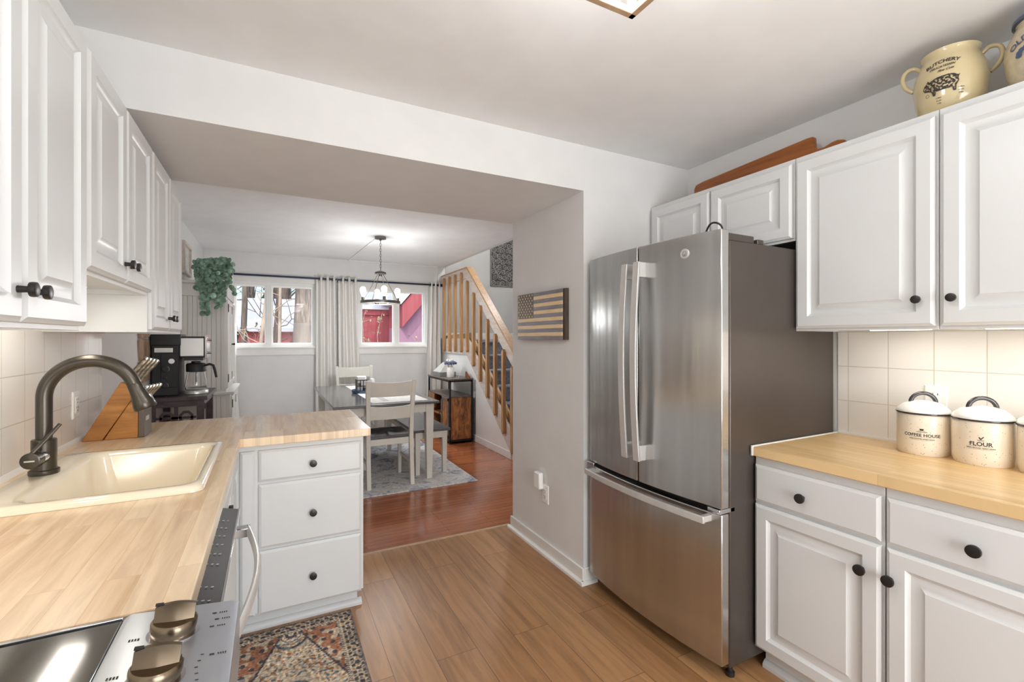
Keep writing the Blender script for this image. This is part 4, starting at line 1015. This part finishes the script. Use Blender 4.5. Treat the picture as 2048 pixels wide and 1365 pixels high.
obj('tray', box((2.06, 6.10, TZ), (2.30, 6.45, TZ + .055)), M['greybox'], t, .003)
obj('slanted_lid', MB().rings([[(2.075, 6.12, TZ + .055), (2.29, 6.12, TZ + .055), (2.29, 6.43, TZ + .055), (2.075, 6.43, TZ + .055)], [(2.20, 6.2, TZ + .19), (2.26, 6.2, TZ + .19), (2.26, 6.35, TZ + .19), (2.20, 6.35, TZ + .19)]]), mat('frosted_glass', (206, 204, 196), .25, var=.05), t, .002)
obj('lid_top', box((2.19, 6.19, TZ + .19), (2.27, 6.36, TZ + .20)), M['greybox'], t)
o = obj('vase', MB().lathe([(.044, 0), (.05, .006), (.05, .13), (.044, .138), (.036, .138), (.036, .05), (.001, .045)], lambda a, b_, h: (2.13 + a, 5.86 + b_, TZ + h), 32), M['ceramic'], None, sharp=50); tag(o, 'white ceramic vase holding flowers on the rustic cabinet', 'vase')
t = thing('bouquet', 'small bouquet of white and slate blue flowers in the vase', 'flowers', (2.13, 5.86, TZ + .06))
random.seed(11); blue = mat('blue_petal', (98, 110, 146), .8); wht = mat('white_petal', (240, 236, 230), .8)
m = MB()
for k in range(7):
    a = k * 2.4; m.tube([(2.13 + .01 * math.cos(a), 5.86 + .01 * math.sin(a), TZ + .06), (2.13 + .04 * math.cos(a), 5.86 + .04 * math.sin(a), TZ + .18)], .002, 5)
obj('stems', m, M['stem'], t)
for k in range(9):
    a = k * 2.4; r_ = .062 if k else 0; c = (2.13 + r_ * math.cos(a), 5.86 + r_ * math.sin(a), TZ + .19 + (.03 if k % 3 == 0 else 0))
    m = MB()
    for j in range(10):
        b_ = j * 2.399; ph_ = math.acos(1 - 1.5 * j / 10); rr = .016; m.sphere((c[0] + rr * math.sin(ph_) * math.cos(b_), c[1] + rr * math.sin(ph_) * math.sin(b_), c[2] + rr * math.cos(ph_)), .012, 8, 5, 1)
    obj('blossom', m, wht if k % 3 == 0 else blue, t)
t = thing('picture_easel', 'white framed card leaning beside the vase on the rustic cabinet', 'picture frame', (2.22, 5.78, TZ))
obj('frame', MB().prism([(-.045, 0), (.045, 0), (.045, .13), (-.045, .13)], 0, .008, lambda a, c, h: (2.20 + a * .35 + c * .28, 5.74 + a * .9 + h, TZ + c)), M['white'], t, .002)
o = obj('wood_wedge', MB().prism([(5.66, 0), (5.80, 0), (5.80, .075), (5.79, .08), (5.66, .015)], 2.318, 2.334, tfX), M['boardwood']); o.location.z = TZ; tag(o, 'small brown wooden stand behind the white card on the rustic cabinet', 'stand')

# ------------------------------------------------------------------ curtains and rod
t = thing('curtain_rod', 'dark curtain rod spanning both dining windows', 'curtain rod', (.95, 6.92, 2.19))
obj('pole', MB().tube([(-.55, 6.92, 2.19), (2.37, 6.92, 2.19)], .0125, 14), M['navy'], t)
for x in (-.55, 2.37): obj('finial', MB().tube([(x - .015, 6.92, 2.19), (x + .015, 6.92, 2.19)], .022, 14), M['navy'], t)
for x in (-.5, .845, 2.33): obj('bracket', MB().tube([(x, 6.92, 2.178), (x, 6.96, 2.17), (x, 6.999, 2.17)], .007, 8), M['iron'], t)
def curtain(x0, x1, xb0, xb1, n, label, zb=.02, amp=.04):
    nx, nz = n * 14, 22; v = []; f = []
    for j in range(nz + 1):
        z = 2.225 + (zb - 2.225) * j / nz; q = (j / nz) ** 1.5
        a0 = x0 + (xb0 - x0) * q; a1 = x1 + (xb1 - x1) * q
        for i in range(nx + 1):
            s = i / nx; y = 6.92 + amp * math.sin(2 * PI * n * s + .25 * q * math.sin(5 * s + n)) * (1 - .25 * q) + .006 * math.sin(9 * s + 6 * q)
            v.append((a0 + (a1 - a0) * s + .006 * q * math.sin(17 * s), y, z))
    for j in range(nz):
        for i in range(nx): a = j * (nx + 1) + i; f.append((a, a + 1, a + nx + 2, a + nx + 1))
    mb = MB(); mb.v = v; mb.f = f
    t = thing('curtain', label, 'curtain', ((x0 + x1) / 2, 6.92, zb), 'linen curtains at the dining windows')
    obj('panel', mb, M['linen'], t, solid=.004, sharp=80)
    for k in range(2 * n):
        s = (k + .5) / (2 * n); xx = x0 + (x1 - x0) * (k * .5 / n); xx += .0
        if 0 < k: obj('grommet', MB().tube([(xx + .0, 6.92 + .021 * math.cos(a), 2.19 + .021 * math.sin(a)) for a in [2 * PI * i / 16 for i in range(17)]], .0035, 6), M['iron'], t)
    return t
curtain(-.58, -.42, -.60, -.33, 2, 'narrow linen curtain left of the left window, behind the plant')
curtain(.56, .81, .55, .845, 3, 'linen curtain right of the left window, left of the middle pair')
curtain(.845, 1.10, .865, 1.19, 3, 'linen curtain left of the right window, right of the middle pair')
curtain(2.16, 2.345, 2.08, 2.37, 3, 'linen curtain at the right end of the rod by the stairs')

# ------------------------------------------------------------------ conduit
struct('trim_7', MB().tube([(1.05, 5.30, 2.483), (.99, 6.99, 2.483), (2.36, 6.992, 2.483)], .008, 8), M['ceil'])
struct('trim_8', box((2.325, 6.975, 2.2), (2.35, 7.0, 2.49)), M['wall'])

# ------------------------------------------------------------------ chandelier
cx_, cy_ = 1.083, 5.234
t = thing('chandelier', 'wagon-wheel ring chandelier with four lit Edison bulbs over the table', 'chandelier', (cx_, cy_, 2.49))
at = lambda a, b_, h: (cx_ + a, cy_ + b_, h)
obj('canopy', MB().lathe([(.062, 2.489), (.062, 2.468), (.055, 2.464), (.012, 2.46), (.01, 2.445)], at), M['nickel'], t)
m = MB()
for k in range(11):
    zc = 2.43 - k * .0295; ax_ = (1, 0) if k % 2 else (0, 1)
    m.tube([(cx_ + ax_[0] * .008 * math.cos(a), cy_ + ax_[1] * .008 * math.cos(a), zc + .019 * math.sin(a)) for a in [2 * PI * i / 12 for i in range(13)]], .0022, 6)
obj('chain', m, M['nickel'], t)
obj('hub', MB().lathe([(.008, 2.115), (.06, 2.095), (.062, 2.075), (.02, 2.07), (.018, 2.05), (.005, 2.045)], at), M['nickel'], t)
obj('ring', MB().lathe([(.205, 1.748), (.213, 1.748), (.213, 1.775), (.205, 1.775)], at, 56, False, False).lathe([(.205, 1.748), (.205, 1.775)], at, 56, False, False), M['nickel'], t, solid=.003)
for k in range(4):
    a = math.radians(26 + 28 + 90 * k); dx, dy = math.cos(a), math.sin(a)
    obj('rod', MB().tube([(cx_ + .03 * dx, cy_ + .03 * dy, 2.075), (cx_ + .205 * dx, cy_ + .205 * dy, 1.765)], .0035, 8), M['nickel'], t)
    a += math.radians(0); dx, dy = math.cos(a) * .19, math.sin(a) * .19; ang = PI / 2 * k; bx_, by_ = cx_ + math.cos(ang) * .188, cy_ + math.sin(ang) * .188
    s_ = obj('socket', MB().lathe([(.02, 1.752), (.02, 1.758), (.016, 1.76), (.016, 1.815), (.01, 1.817)], lambda p, q, h: (bx_ + p, by_ + q, h), 16), M['nickel'], t)
    obj('bulb', MB().lathe([(.012, 1.815), (.015, 1.83), (.028, 1.865), (.032, 1.89), (.028, 1.912), (.014, 1.925), (.001, 1.928)], lambda p, q, h: (bx_ + p, by_ + q, h), 18), M['bulb'], s_, sharp=80)
light('chandelier_glow', 'POINT', (cx_, cy_, 1.6), 38, (.97, .98, 1), .12)

# ------------------------------------------------------------------ carved panel on the stairwell wall
t = thing('carved_panel', 'grey carved scrollwork panel high on the stairwell wall', 'wall art', (3.26, 6.98, 2.2))
px0, px1, pz0, pz1 = 2.98, 3.47, 2.235, 3.1
px0 = 3.235
obj('backing', box((px0, 6.972, pz0), (3.73, 6.986, pz1)), M['artdark'], t)
random.seed(5); m = MB()
for row in range(9):
    for col_ in range(6):
        c0 = Vector((px0 + .05 + col_ * .088 + (.03 if row % 2 else 0), 6.966, pz0 + .045 + row * .092)); sgn = 1 if (row + col_) % 2 else -1; ph_ = random.random() * 6
        m.tube([tuple(c0 + Vector((math.cos(ph_ + sgn * a) * .046 * (1 - a / 11), 0, math.sin(ph_ + sgn * a) * .046 * (1 - a / 11)))) for a in [k * .45 for k in range(22)]], .0065, 6)
        ph2 = ph_ + 2; m.tube([tuple(c0 + Vector((math.cos(ph2 - sgn * a) * (.03 + .008 * a), 0, math.sin(ph2 - sgn * a) * (.03 + .008 * a)))) for a in [k * .3 for k in range(9)]], .006, 6)
m.tube([(px0 + .02, 6.962, pz0 + .5), (px0 + .06, 6.962, pz0 + .3), (px0 + .15, 6.962, pz0 + .15), (3.6, 6.962, pz0 + .06)], .009, 6)
m.box((px0, 6.962, pz0), (px0 + .012, 6.978, pz1)); m.box((px0, 6.962, pz0), (3.73, 6.978, pz0 + .012))
obj('scrollwork', m, M['artgrey'], t)

# ------------------------------------------------------------------ hutch, plant, picture
t = thing('beadboard_hutch', 'tall pale grey beadboard cabinet against the left dining wall', 'cabinet', (-.56, 5.7, 0))
hx, hy0, hy1, hz = -.385, 5.30, 6.25, 1.915
M['hutch'] = mat('hutch_paint', (198, 196, 190), .5, var=.01)
obj('upper_body', box((XL + .003, hy0, .84), (hx, hy1, hz - .06)), M['hutch'], t)
m = MB(); m.box((XL + .003, hy0 - .012, hz - .15), (hx + .012, hy1, hz - .03)); m.box((XL + .003, hy0 - .03, hz - .03), (hx + .03, hy1, hz)); obj('crown', m, M['hutch'], t, .004)
obj('lower_body', box((XL + .003, hy0 - .005, 0), (hx + .035, hy1, .815)), M['hutch'], t); obj('ledge', box((XL + .003, hy0 - .03, .815), (hx + .07, hy1, .84)), M['hutch'], t, .004)
m = MB(); x = XL + .02
while x < hx - .03:
    m.box((x, hy0 - .006, .86), (x + .033, hy0, hz - .15)); m.box((x, hy0 - .011, .05), (x + .033, hy0 - .005, .80)); x += .038
obj('beadboard', m, M['hutch'], t, .002)
for (a, b_) in ((hy0 + .02, 5.77), (5.78, hy1 - .02)):
    d = obj('door', MB().panel(faceL(hx), a, b_, .87, hz - .17, DOOR), M['hutch'], t); 
    for z in (.93, 1.62): obj('hinge', box((hx + .016, a + .002, z), (hx + .022, a + .012, z + .08)), M['iron'], d)
    obj('knob', knob_mb(faceL(hx + .016), b_ - .04 if a < 5.5 else a + .04, 1.30, .011, .03), M['iron'], d)
    d = obj('lower_door', MB().panel(faceL(hx + .035), a, b_, .10, .79, DOOR), M['hutch'], t)
    for z in (.16, .68): obj('hinge', box((hx + .051, a + .002, z), (hx + .057, a + .012, z + .08)), M['iron'], d)
t = thing('hanging_plant', 'trailing eucalyptus plant spilling over the beadboard cabinet', 'plant', (-.50, 5.40, hz))
obj('pot', MB().lathe([(.05, hz), (.06, hz + .005), (.075, hz + .09), (.07, hz + .09), (.001, hz + .08)], lambda a, b_, h: (-.50 + a, 5.42 + b_, h), 24), M['pot'], t)
random.seed(21); lf = MB(); stm = MB()
def leafdisc(c, nrm, r_):
    nrm = nrm.normalized(); a = nrm.cross(Vector((.3, .2, 1))).normalized(); b_ = nrm.cross(a); pts = [tuple(c + a * r_ * math.cos(k * PI / 5) + b_ * r_ * 1.1 * math.sin(k * PI / 5) - nrm * r_ * .15) for k in range(10)]
    lf.add([tuple(c + nrm * .003)] + pts, [(0, k + 1, (k + 1) % 10 + 1) for k in range(10)])
for k in range(20):
    a0 = random.uniform(0, 2 * PI); ln_ = random.choice([.12, .2, .3, .38, .46]) * random.uniform(.8, 1.1)
    ex = random.gauss(.01, .085); p = Vector((-.50 + .03 * math.cos(a0), 5.38 + .02 * math.sin(a0), hz + .09)); path = [p.copy()]
    out = Vector((ex * 1.1 + .02, -abs(random.gauss(.10, .03)), .05 + random.uniform(0, .08)))
    q1 = p + out; 
    n_ = max(3, int(ln_ / .044))
    for i in range(1, 4): path.append(p.lerp(q1, i / 3) + Vector((0, 0, .03 * math.sin(PI * i / 3))))
    cur = q1.copy(); drift = Vector((random.gauss(.0, .006) - (cur.x + .50) * .03, random.gauss(0, .003), 0))
    for i in range(n_): cur = cur + Vector((0, 0, -.044)) + drift; path.append(cur.copy())
    path = [Vector((q.x, min(q.y, hy0 - .045) if q.z < hz + .01 else q.y, q.z)) for q in path]
    stm.tube([tuple(q) for q in path], .0018, 4)
    for q in path[1:]:
        for s in (-1, 1): leafdisc(q + Vector((s * random.uniform(.012, .024), random.uniform(-.02, .002), random.uniform(-.01, .01))), Vector((random.gauss(0, .45), -1, random.gauss(.35, .4))), random.uniform(.020, .031))
for k in range(26):
    a = random.uniform(0, 2 * PI); r_ = random.uniform(0, .11); leafdisc(Vector((-.50 + r_ * 1.3 * math.cos(a), 5.33 + r_ * .6 * math.sin(a), hz + .06 + random.uniform(0, .15) * (1 - r_ / .14))), Vector((random.gauss(0, .5), -1, .6)), .026)
k = MB()
for i in range(9):
    leafdisc(Vector((-.38 + i * .009, 5.22 + random.uniform(-.02, .02), hz + .06 - i * .022 + random.uniform(-.03, .03))), Vector((.3, -1, .5)), .024)
obj('stems', stm, M['stem'], t); lo = obj('leaves', lf, M['leaf'], t, smooth=False); lo['kind'] = 'stuff'
t = thing('framed_picture', 'small whitewashed framed picture on the left dining wall', 'picture', (XL, 5.6, 1.98))
y0, y1, z0, z1 = 5.36, 5.80, 1.99, 2.30
m = MB()
for a, b_ in (((y0, z0), (y1, z0 + .03)), ((y0, z1 - .03), (y1, z1)), ((y0, z0 + .03), (y0 + .03, z1 - .03)), ((y1 - .03, z0 + .03), (y1, z1 - .03))): m.box((XL, a[0], a[1]), (XL + .028, b_[0], b_[1]))
obj('frame', m, M['pinewhite'], t, .003); obj('print', box((XL, y0 + .03, z0 + .03), (XL + .006, y1 - .03, z1 - .03)), mat('pale_print', (214, 212, 206), .7, var=.1, vscale=20), t)

# ------------------------------------------------------------------ coffee station
t = thing('coffee_cabinet', 'dark wood coffee station cabinet with fretwork front', 'cabinet', (-.58, 4.2, 0))
x0, x1, y0, y1, zt = XL + .004, -.415, 3.91, 4.50, .955
obj('top', box((x0, y0 - .02, zt - .028), (x1 + .02, y1 + .02, zt)), M['espresso'], t, .003)
for x in (x0 + .003, x1 - .045):
    for y in (y0, y1 - .045): obj('post', box((x, y, 0), (x + .045, y + .045, zt - .028)), M['espresso'], t, .002)
m = MB(); m.box((x0 + .04, y0 + .005, zt - .07), (x1 - .04, y0 + .025, zt - .028)); m.box((x1 - .025, y0 + .04, zt - .07), (x1 - .005, y1 - .04, zt - .028)); obj('apron', m, M['espresso'], t); obj('lower_shelf', box((x0 + .01, y0 + .01, .10), (x1 - .01, y1 - .01, .12)), M['espresso'], t)
m = MB(); fu0, fu1, fz1 = x0 + .05, x1 - .05, zt - .072
for k in range(4):
    zc = fz1 - .075 - k * .16
    for (cu) in (fu0 + (fu1 - fu0) * .27, fu0 + (fu1 - fu0) * .75):
        ov = [(cu + .045 * math.cos(a) * (1 if i % 2 else 1), zc + .05 * math.sin(a)) for i, a in enumerate([PI / 8 + 2 * PI * k2 / 8 for k2 in range(8)])]
        iv = [(cu + (a - cu) * .62, zc + (b_ - zc) * .62) for a, b_ in ov]
        for i in range(8):
            j = (i + 1) % 8; m.prism([ov[i], ov[j], iv[j], iv[i]], y0 + .012, y0 + .022, tfY)
    m.box((fu0, y0 + .012, zc - .086), (fu1, y0 + .022, zc - .074))
    m.box((fu0, y0 + .012, zc - .008), (fu1, y0 + .022, zc + .008))
m.box(((fu0 + fu1) / 2 - .012, y0 + .012, .14), ((fu0 + fu1) / 2 + .012, y0 + .022, fz1))
obj('fretwork', m, M['espresso'], t)
obj('back_panel', box((x0, y1 - .02, .1), (x1, y1 - .012, zt - .03)), M['cream'], t)
obj('hinge', box((x1 + .0, y0 + .02, .86), (x1 + .004, y0 + .03, .90)), M['iron'], t)
# coffee maker
t = thing('coffee_maker', 'black and steel dual drip coffee maker on the dark coffee station', 'coffee maker', (-.57, 4.12, zt))
bx0, bx1, by0, by1 = -.735, -.575, 4.0, 4.24
obj('tower', box((bx0, by0, zt), (bx1, by1, zt + .435)), M['matblack'], t, .008)
obj('top_cap', box((bx0 - .004, by0 - .006, zt + .355), (bx1 + .01, by1 + .006, zt + .435)), M['black'], t, .006)
obj('side_slot', box((bx0 + .04, by0 - .008, zt + .393), (bx0 + .10, by0 - .005, zt + .402)), M['matblack'], t)
o2 = obj('warning_label', box((bx0 + .02, by0 - .0015, zt + .308), (bx0 + .125, by0 + .001, zt + .338)), M['white'], t)
m = MB()
for k in range(4): m.box((bx0 + .03, by0 - .002, zt + .314 + k * .0055), (bx0 + .115, by0 - .0014, zt + .3155 + k * .0055))
obj('label_lines', m, M['printlight'], o2)
obj('side_plate', box((bx0 + .055, by0 - .006, zt + .06), (bx1 - .01, by0 + .001, zt + .30)), M['matblack'], t, .004)
tfw = lambda a, b_, h: (bx0 + .118 + a, by0 - .006 - h, zt + .245 + b_)
obj('white_knob', MB().lathe([(.018, 0), (.018, .004), (.012, .005), (.012, .002)], tfw, 20), M['white'], t)
for i, (zz, rr) in enumerate(((.19, .026), (.13, .012), (.075, .020))):
    obj('bracket_ring', MB().lathe([(rr, 0), (rr, .006), (rr * .75, .007), (rr * .7, .002)], lambda a, b_, h: (bx0 + .083 + a, by0 - .006 - h, zt + zz + b_), 20), M['black'], t)
hd2 = obj('brew_head', box((bx1, by0 + .02, zt + .265), (-.425, by1 - .02, zt + .42)), M['black'], t, .005)
obj('steel_wrap', box((bx1 + .003, by0 + .016, zt + .278), (-.43, by1 - .016, zt + .408)), M['steel2'], hd2, .003)
obj('front_panel', box((-.425, by0 + .022, zt + .262), (-.412, by1 - .022, zt + .43)), M['chrome'], hd2, .002)
for zz in (.395, .30): obj('control_dial', MB().tube([(-.412, by0 + .05, zt + zz), (-.385, by0 + .05, zt + zz)], .009, 12), M['chrome'], hd2)
obj('drip_spout', box((bx1 + .02, by0 + .06, zt + .245), (-.44, by1 - .06, zt + .268)), M['black'], t)
pc = (-.487, 4.11)
obj('warming_plate', MB().lathe([(.078, .0), (.082, .003), (.082, .022), (.076, .027), (.001, .027)], lambda a, b_, h: (pc[0] + a, pc[1] + b_, zt + h), 36, sx=.95), M['steel2'], t, sharp=50)
t = thing('carafe', 'glass coffee carafe with black handle in the coffee maker', 'carafe', (pc[0], pc[1], zt + .027))
obj('glass_body', MB().lathe([(.058, .0275), (.068, .034), (.071, .06), (.066, .10), (.056, .145), (.054, .17), (.0525, .17), (.0545, .145), (.0645, .10), (.0695, .06), (.066, .036), (.056, .030)], lambda a, b_, h: (pc[0] + a, pc[1] + b_, zt + h), 32), M['glass'], t, sharp=60)
obj('collar', MB().lathe([(.056, .160), (.062, .163), (.062, .215), (.056, .222), (.03, .226), (.03, .238), (.001, .24)], lambda a, b_, h: (pc[0] + a, pc[1] + b_, zt + h), 32), M['matblack'], t, sharp=50)
obj('handle', MB().tube([(pc[0] + .055, pc[1] - .01, zt + .205), (pc[0] + .085, pc[1] - .012, zt + .215), (pc[0] + .108, pc[1] - .013, zt + .205), (pc[0] + .118, pc[1] - .013, zt + .17), (pc[0] + .128, pc[1] - .013, zt + .115)], [.010, .011, .012, .012, .010], 12, flat=(1, .8)), M['matblack'], t, sharp=60)
obj('level_tube', MB().tube([(pc[0], pc[1], zt + .07), (pc[0], pc[1], zt + .165)], .004, 8), M['navy'], t)
# weathered sign board on the left wall behind the coffee maker
t = thing('wood_sign', 'weathered plank wall piece hanging behind the coffee maker', 'wall art', (XL, 3.80, 1.1))
random.seed(2)
for i in range(3):
    m = MB(); z0 = 1.07 + i * .145
    m.prism([(3.72 + .02 * (i % 2), z0), (3.93, z0 + .01), (3.95, z0 + .07), (3.92, z0 + .14), (3.71, z0 + .138), (3.70 + .02 * (i % 2), z0 + .06)], XL, XL + .022, tfX); obj('plank', m, M['weathered'], t, .003)

# ------------------------------------------------------------------ outside
g = struct('ground', box((-30, 7.3, -.5), (40, 70, -.4)), M['ground']); tag(g, 'leafy winter ground outside the dining windows', 'ground'); g['kind'] = 'structure'
t = thing('red_shed', 'red shed with snowy roof seen through the right window', 'shed', (2.0, 12, -.4))
yS = 12.2
obj('front_wall', MB().prism([(1.6, -.4), (2.98, -.4), (2.98, 2.02), (1.6, 2.02)], yS, yS + 3, lambda a, c, h: (a, h, c)), M['barnred'], t)
obj('fascia', box((1.5, yS - .06, 1.96), (3.0, yS - .0, 2.12)), M['barnred'], t)
obj('snowy_roof', MB().prism([(yS - .15, 2.10), (yS + 1.6, 2.9), (yS + 1.6, 3.0), (yS - .15, 2.19)], 1.4, 3.1, lambda a, c, h: (h, a, c)), M['snow'], t)
t = thing('red_barn', 'large red barn with white-trimmed gable seen through the right window', 'barn', (4, 10.6, -.4))
yB = 10.9
obj('shaded_wall', MB().prism([(2.70, -.4), (6.5, -.4), (6.5, 3.4), (4.2, 3.4), (2.70, 1.62)], yB, yB + 1.1, tfY), M['barnshade'], t)
obj('red_gable_board', MB().prism([(2.70, 1.62), (4.2, 3.4), (4.2, 3.9), (2.70, 2.15)], yB - .25, yB + 1.1, tfY), M['barnred'], t)
obj('white_rake', MB().prism([(2.66, 2.15), (4.2, 3.95), (4.2, 4.3), (2.5, 2.2)], yB - .3, yB + 1.1, tfY), M['snow'], t)
t = thing('garden_shed', 'small red outbuilding with snow-covered roof beyond the left window', 'shed', (.2, 17, -.4))
obj('wall', box((-.9, 17, -.4), (1.2, 19.5, 1.62)), M['barnred'], t)
obj('snowy_roof', MB().prism([(16.8, 1.58), (18.2, 2.65), (18.2, 2.75), (16.8, 1.70)], -2.6, 2.6, lambda a, c, h: (h, a, c)), M['snow'], t)
def trunk(name, label, x, y, r_, h_, lean=0, m_='bark', branches=5, seed=1):
    random.seed(seed); t = thing(name, label, 'tree', (x, y, -.4), 'trees outside the windows')
    pts = [(x + lean * k / 10 + random.gauss(0, r_ * .12), y + random.gauss(0, r_ * .1), -.4 + h_ * k / 10) for k in range(11)]
    obj('trunk', MB().tube(pts, [r_ * (1.25 - .05 * k) if k else r_ * 1.5 for k in range(11)], 16), M[m_], t, sharp=80)
    if branches:
        m = MB()
        for k in range(branches):
            b0 = Vector(pts[random.randint(3, 9)]); a = random.uniform(0, 2 * PI); d = Vector((math.cos(a), math.sin(a) * .4, random.uniform(.2, 1))); ln_ = random.uniform(.5, 1.6); q = [b0 + d * ln_ * s / 5 + Vector((random.gauss(0, .05), 0, random.gauss(0, .05))) for s in range(6)]
            m.tube([tuple(p) for p in q], [max(.008, r_ * .3 * (1 - s / 6)) for s in range(6)], 6)
            for j in range(3):
                c = q[random.randint(2, 5)]; e = Vector((random.gauss(0, .4), 0, random.gauss(.2, .4))); m.tube([tuple(c), tuple(c + e * .5 + Vector((0, 0, .05))), tuple(c + e)], [.010, .007, .004], 5)
        obj('branches', m, M[m_], t)
trunk('large_tree', 'thick grey trunk filling the right half of the left window', .585, 9.6, .175, 6, 0, 'bark', 0, 1)
trunk('slim_tree', 'slim pale leaning tree in the left pane of the left window', -.35, 10.5, .035, 5, .55, 'twig', 10, 2)
trunk('slim_tree', 'slim upright tree left of the leaning one outside', -.55, 11.5, .055, 5, .1, 'bark', 8, 3)
trunk('slim_tree', 'thin pale tree directly left of the thick trunk', .12, 10.2, .03, 5, .1, 'twig', 10, 4)
trunk('slim_tree', 'thin bent tree near the window mullion', -.05, 12.5, .05, 5, .4, 'bark', 9, 5)
def shrub(name, label, x, y, r_, h_, m_, n, seed, leafm=None):
    random.seed(seed); t = thing(name, label, 'shrub', (x, y, -.4), 'shrubs outside the windows'); m = MB(); l2 = MB()
    for k in range(n):
        a = random.uniform(0, 2 * PI); p = Vector((x + random.gauss(0, .05), y, -.4)); q = [p.copy()]
        tgt = Vector((x + math.cos(a) * r_ * random.uniform(.2, 1), y + math.sin(a) * r_ * .6, -.4 + h_ * random.uniform(.55, 1)))
        for s in range(1, 7): q.append(p.lerp(tgt, s / 6) + Vector((random.gauss(0, .03), random.gauss(0, .02), random.gauss(0, .02))))
        m.tube([tuple(v_) for v_ in q], [.014 * (1 - s / 8) for s in range(7)], 5)
        for j in range(5):
            c = q[random.randint(3, 6)]; e = Vector((random.gauss(0, .13), random.gauss(0, .06), random.gauss(.08, .1))); m.tube([tuple(c), tuple(c + e)], [.006, .003], 4)
            if leafm:
                for i in range(5): cc = c + e * random.random() + Vector((random.gauss(0, .04), random.gauss(0, .04), random.gauss(0, .04))); v1 = Vector((random.gauss(0, 1), random.gauss(0, 1), random.gauss(0, 1))).normalized() * .035; v2 = v1.cross(Vector((.3, 1, .2))); l2.add([tuple(cc - v1), tuple(cc + v2 * .5), tuple(cc + v1), tuple(cc - v2 * .5)], [(0, 1, 2, 3)])
    obj('branches', m, M[m_], t)
    if leafm: lo = obj('leaves', l2, M[leafm], t, smooth=False); lo['kind'] = 'stuff'
shrub('bare_shrub', 'pale twisting shrub in the left pane of the right window', 1.85, 10.0, .55, 2.3, 'twig', 16, 8, 'dryleaf')
shrub('leafy_shrub', 'low leafy shrub at the foot of the barn wall', 2.75, 9.9, .5, 1.65, 'twig', 26, 9, 'dryleaf')
shrub('leafy_shrub', 'green shrub below the small outbuilding, left window', -.5, 11.5, .9, 1.9, 'twig', 30, 10, 'evergreen')
shrub('leafy_shrub', 'green shrub left of the thick trunk, left window', .75, 13.2, .6, 1.8, 'twig', 30, 12, 'evergreen')
shrub('leafy_shrub', 'evergreen shrub at the foot of the thick trunk', .95, 9.0, .4, 1.55, 'twig', 22, 13, 'evergreen')
random.seed(31)
for i in range(9):
    x = -9 + i * 3.0; t = thing('evergreen_tree', 'distant evergreen tree beyond the outbuildings', 'tree', (x, 37 + (i % 3) * 3, -.4), 'distant evergreens'); 
    y = 37 + (i % 3) * 3; hh = random.uniform(3.5, 6.5)
    obj('trunk', MB().tube([(x, y, -.4), (x, y, hh)], [.2, .05], 8), M['bark'], t)
    m = MB()
    for k in range(7): z0 = .6 + k * hh / 8; r_ = 1.7 * (1 - k / 8); m.lathe([(r_, z0), (r_ * .5, z0 + hh * .09), (.02, z0 + hh * .2)], lambda a, b_, h: (x + a + .1 * math.sin(9 * b_), y + b_, h), 14)
    obj('foliage', m, M['evergreen'], t)

# bare woods far behind the left window
protos = []
for i in range(4):
    trunk('bare_tree', 'bare grey tree in the woods far behind the outbuilding', -1.9 + i * 1.15, 20.5 + (i % 2) * 2.5, .09 + .03 * (i % 3), 8, .3 * (-1) ** i, 'bark', 14, 40 + i)
for o in list(C.objects):
    if o.name.startswith('bare_tree'): o['group'] = 'bare trees in the woods'; protos.append(o)
random.seed(77)
for i in range(7):
    p = protos[i % 4]; dup(p, (-2.6 + i * .9, 26.5 + (i % 2) * 3.0, -.4), 'bare grey tree in the woods far behind the outbuilding', 'bare trees in the woods', i * .9)
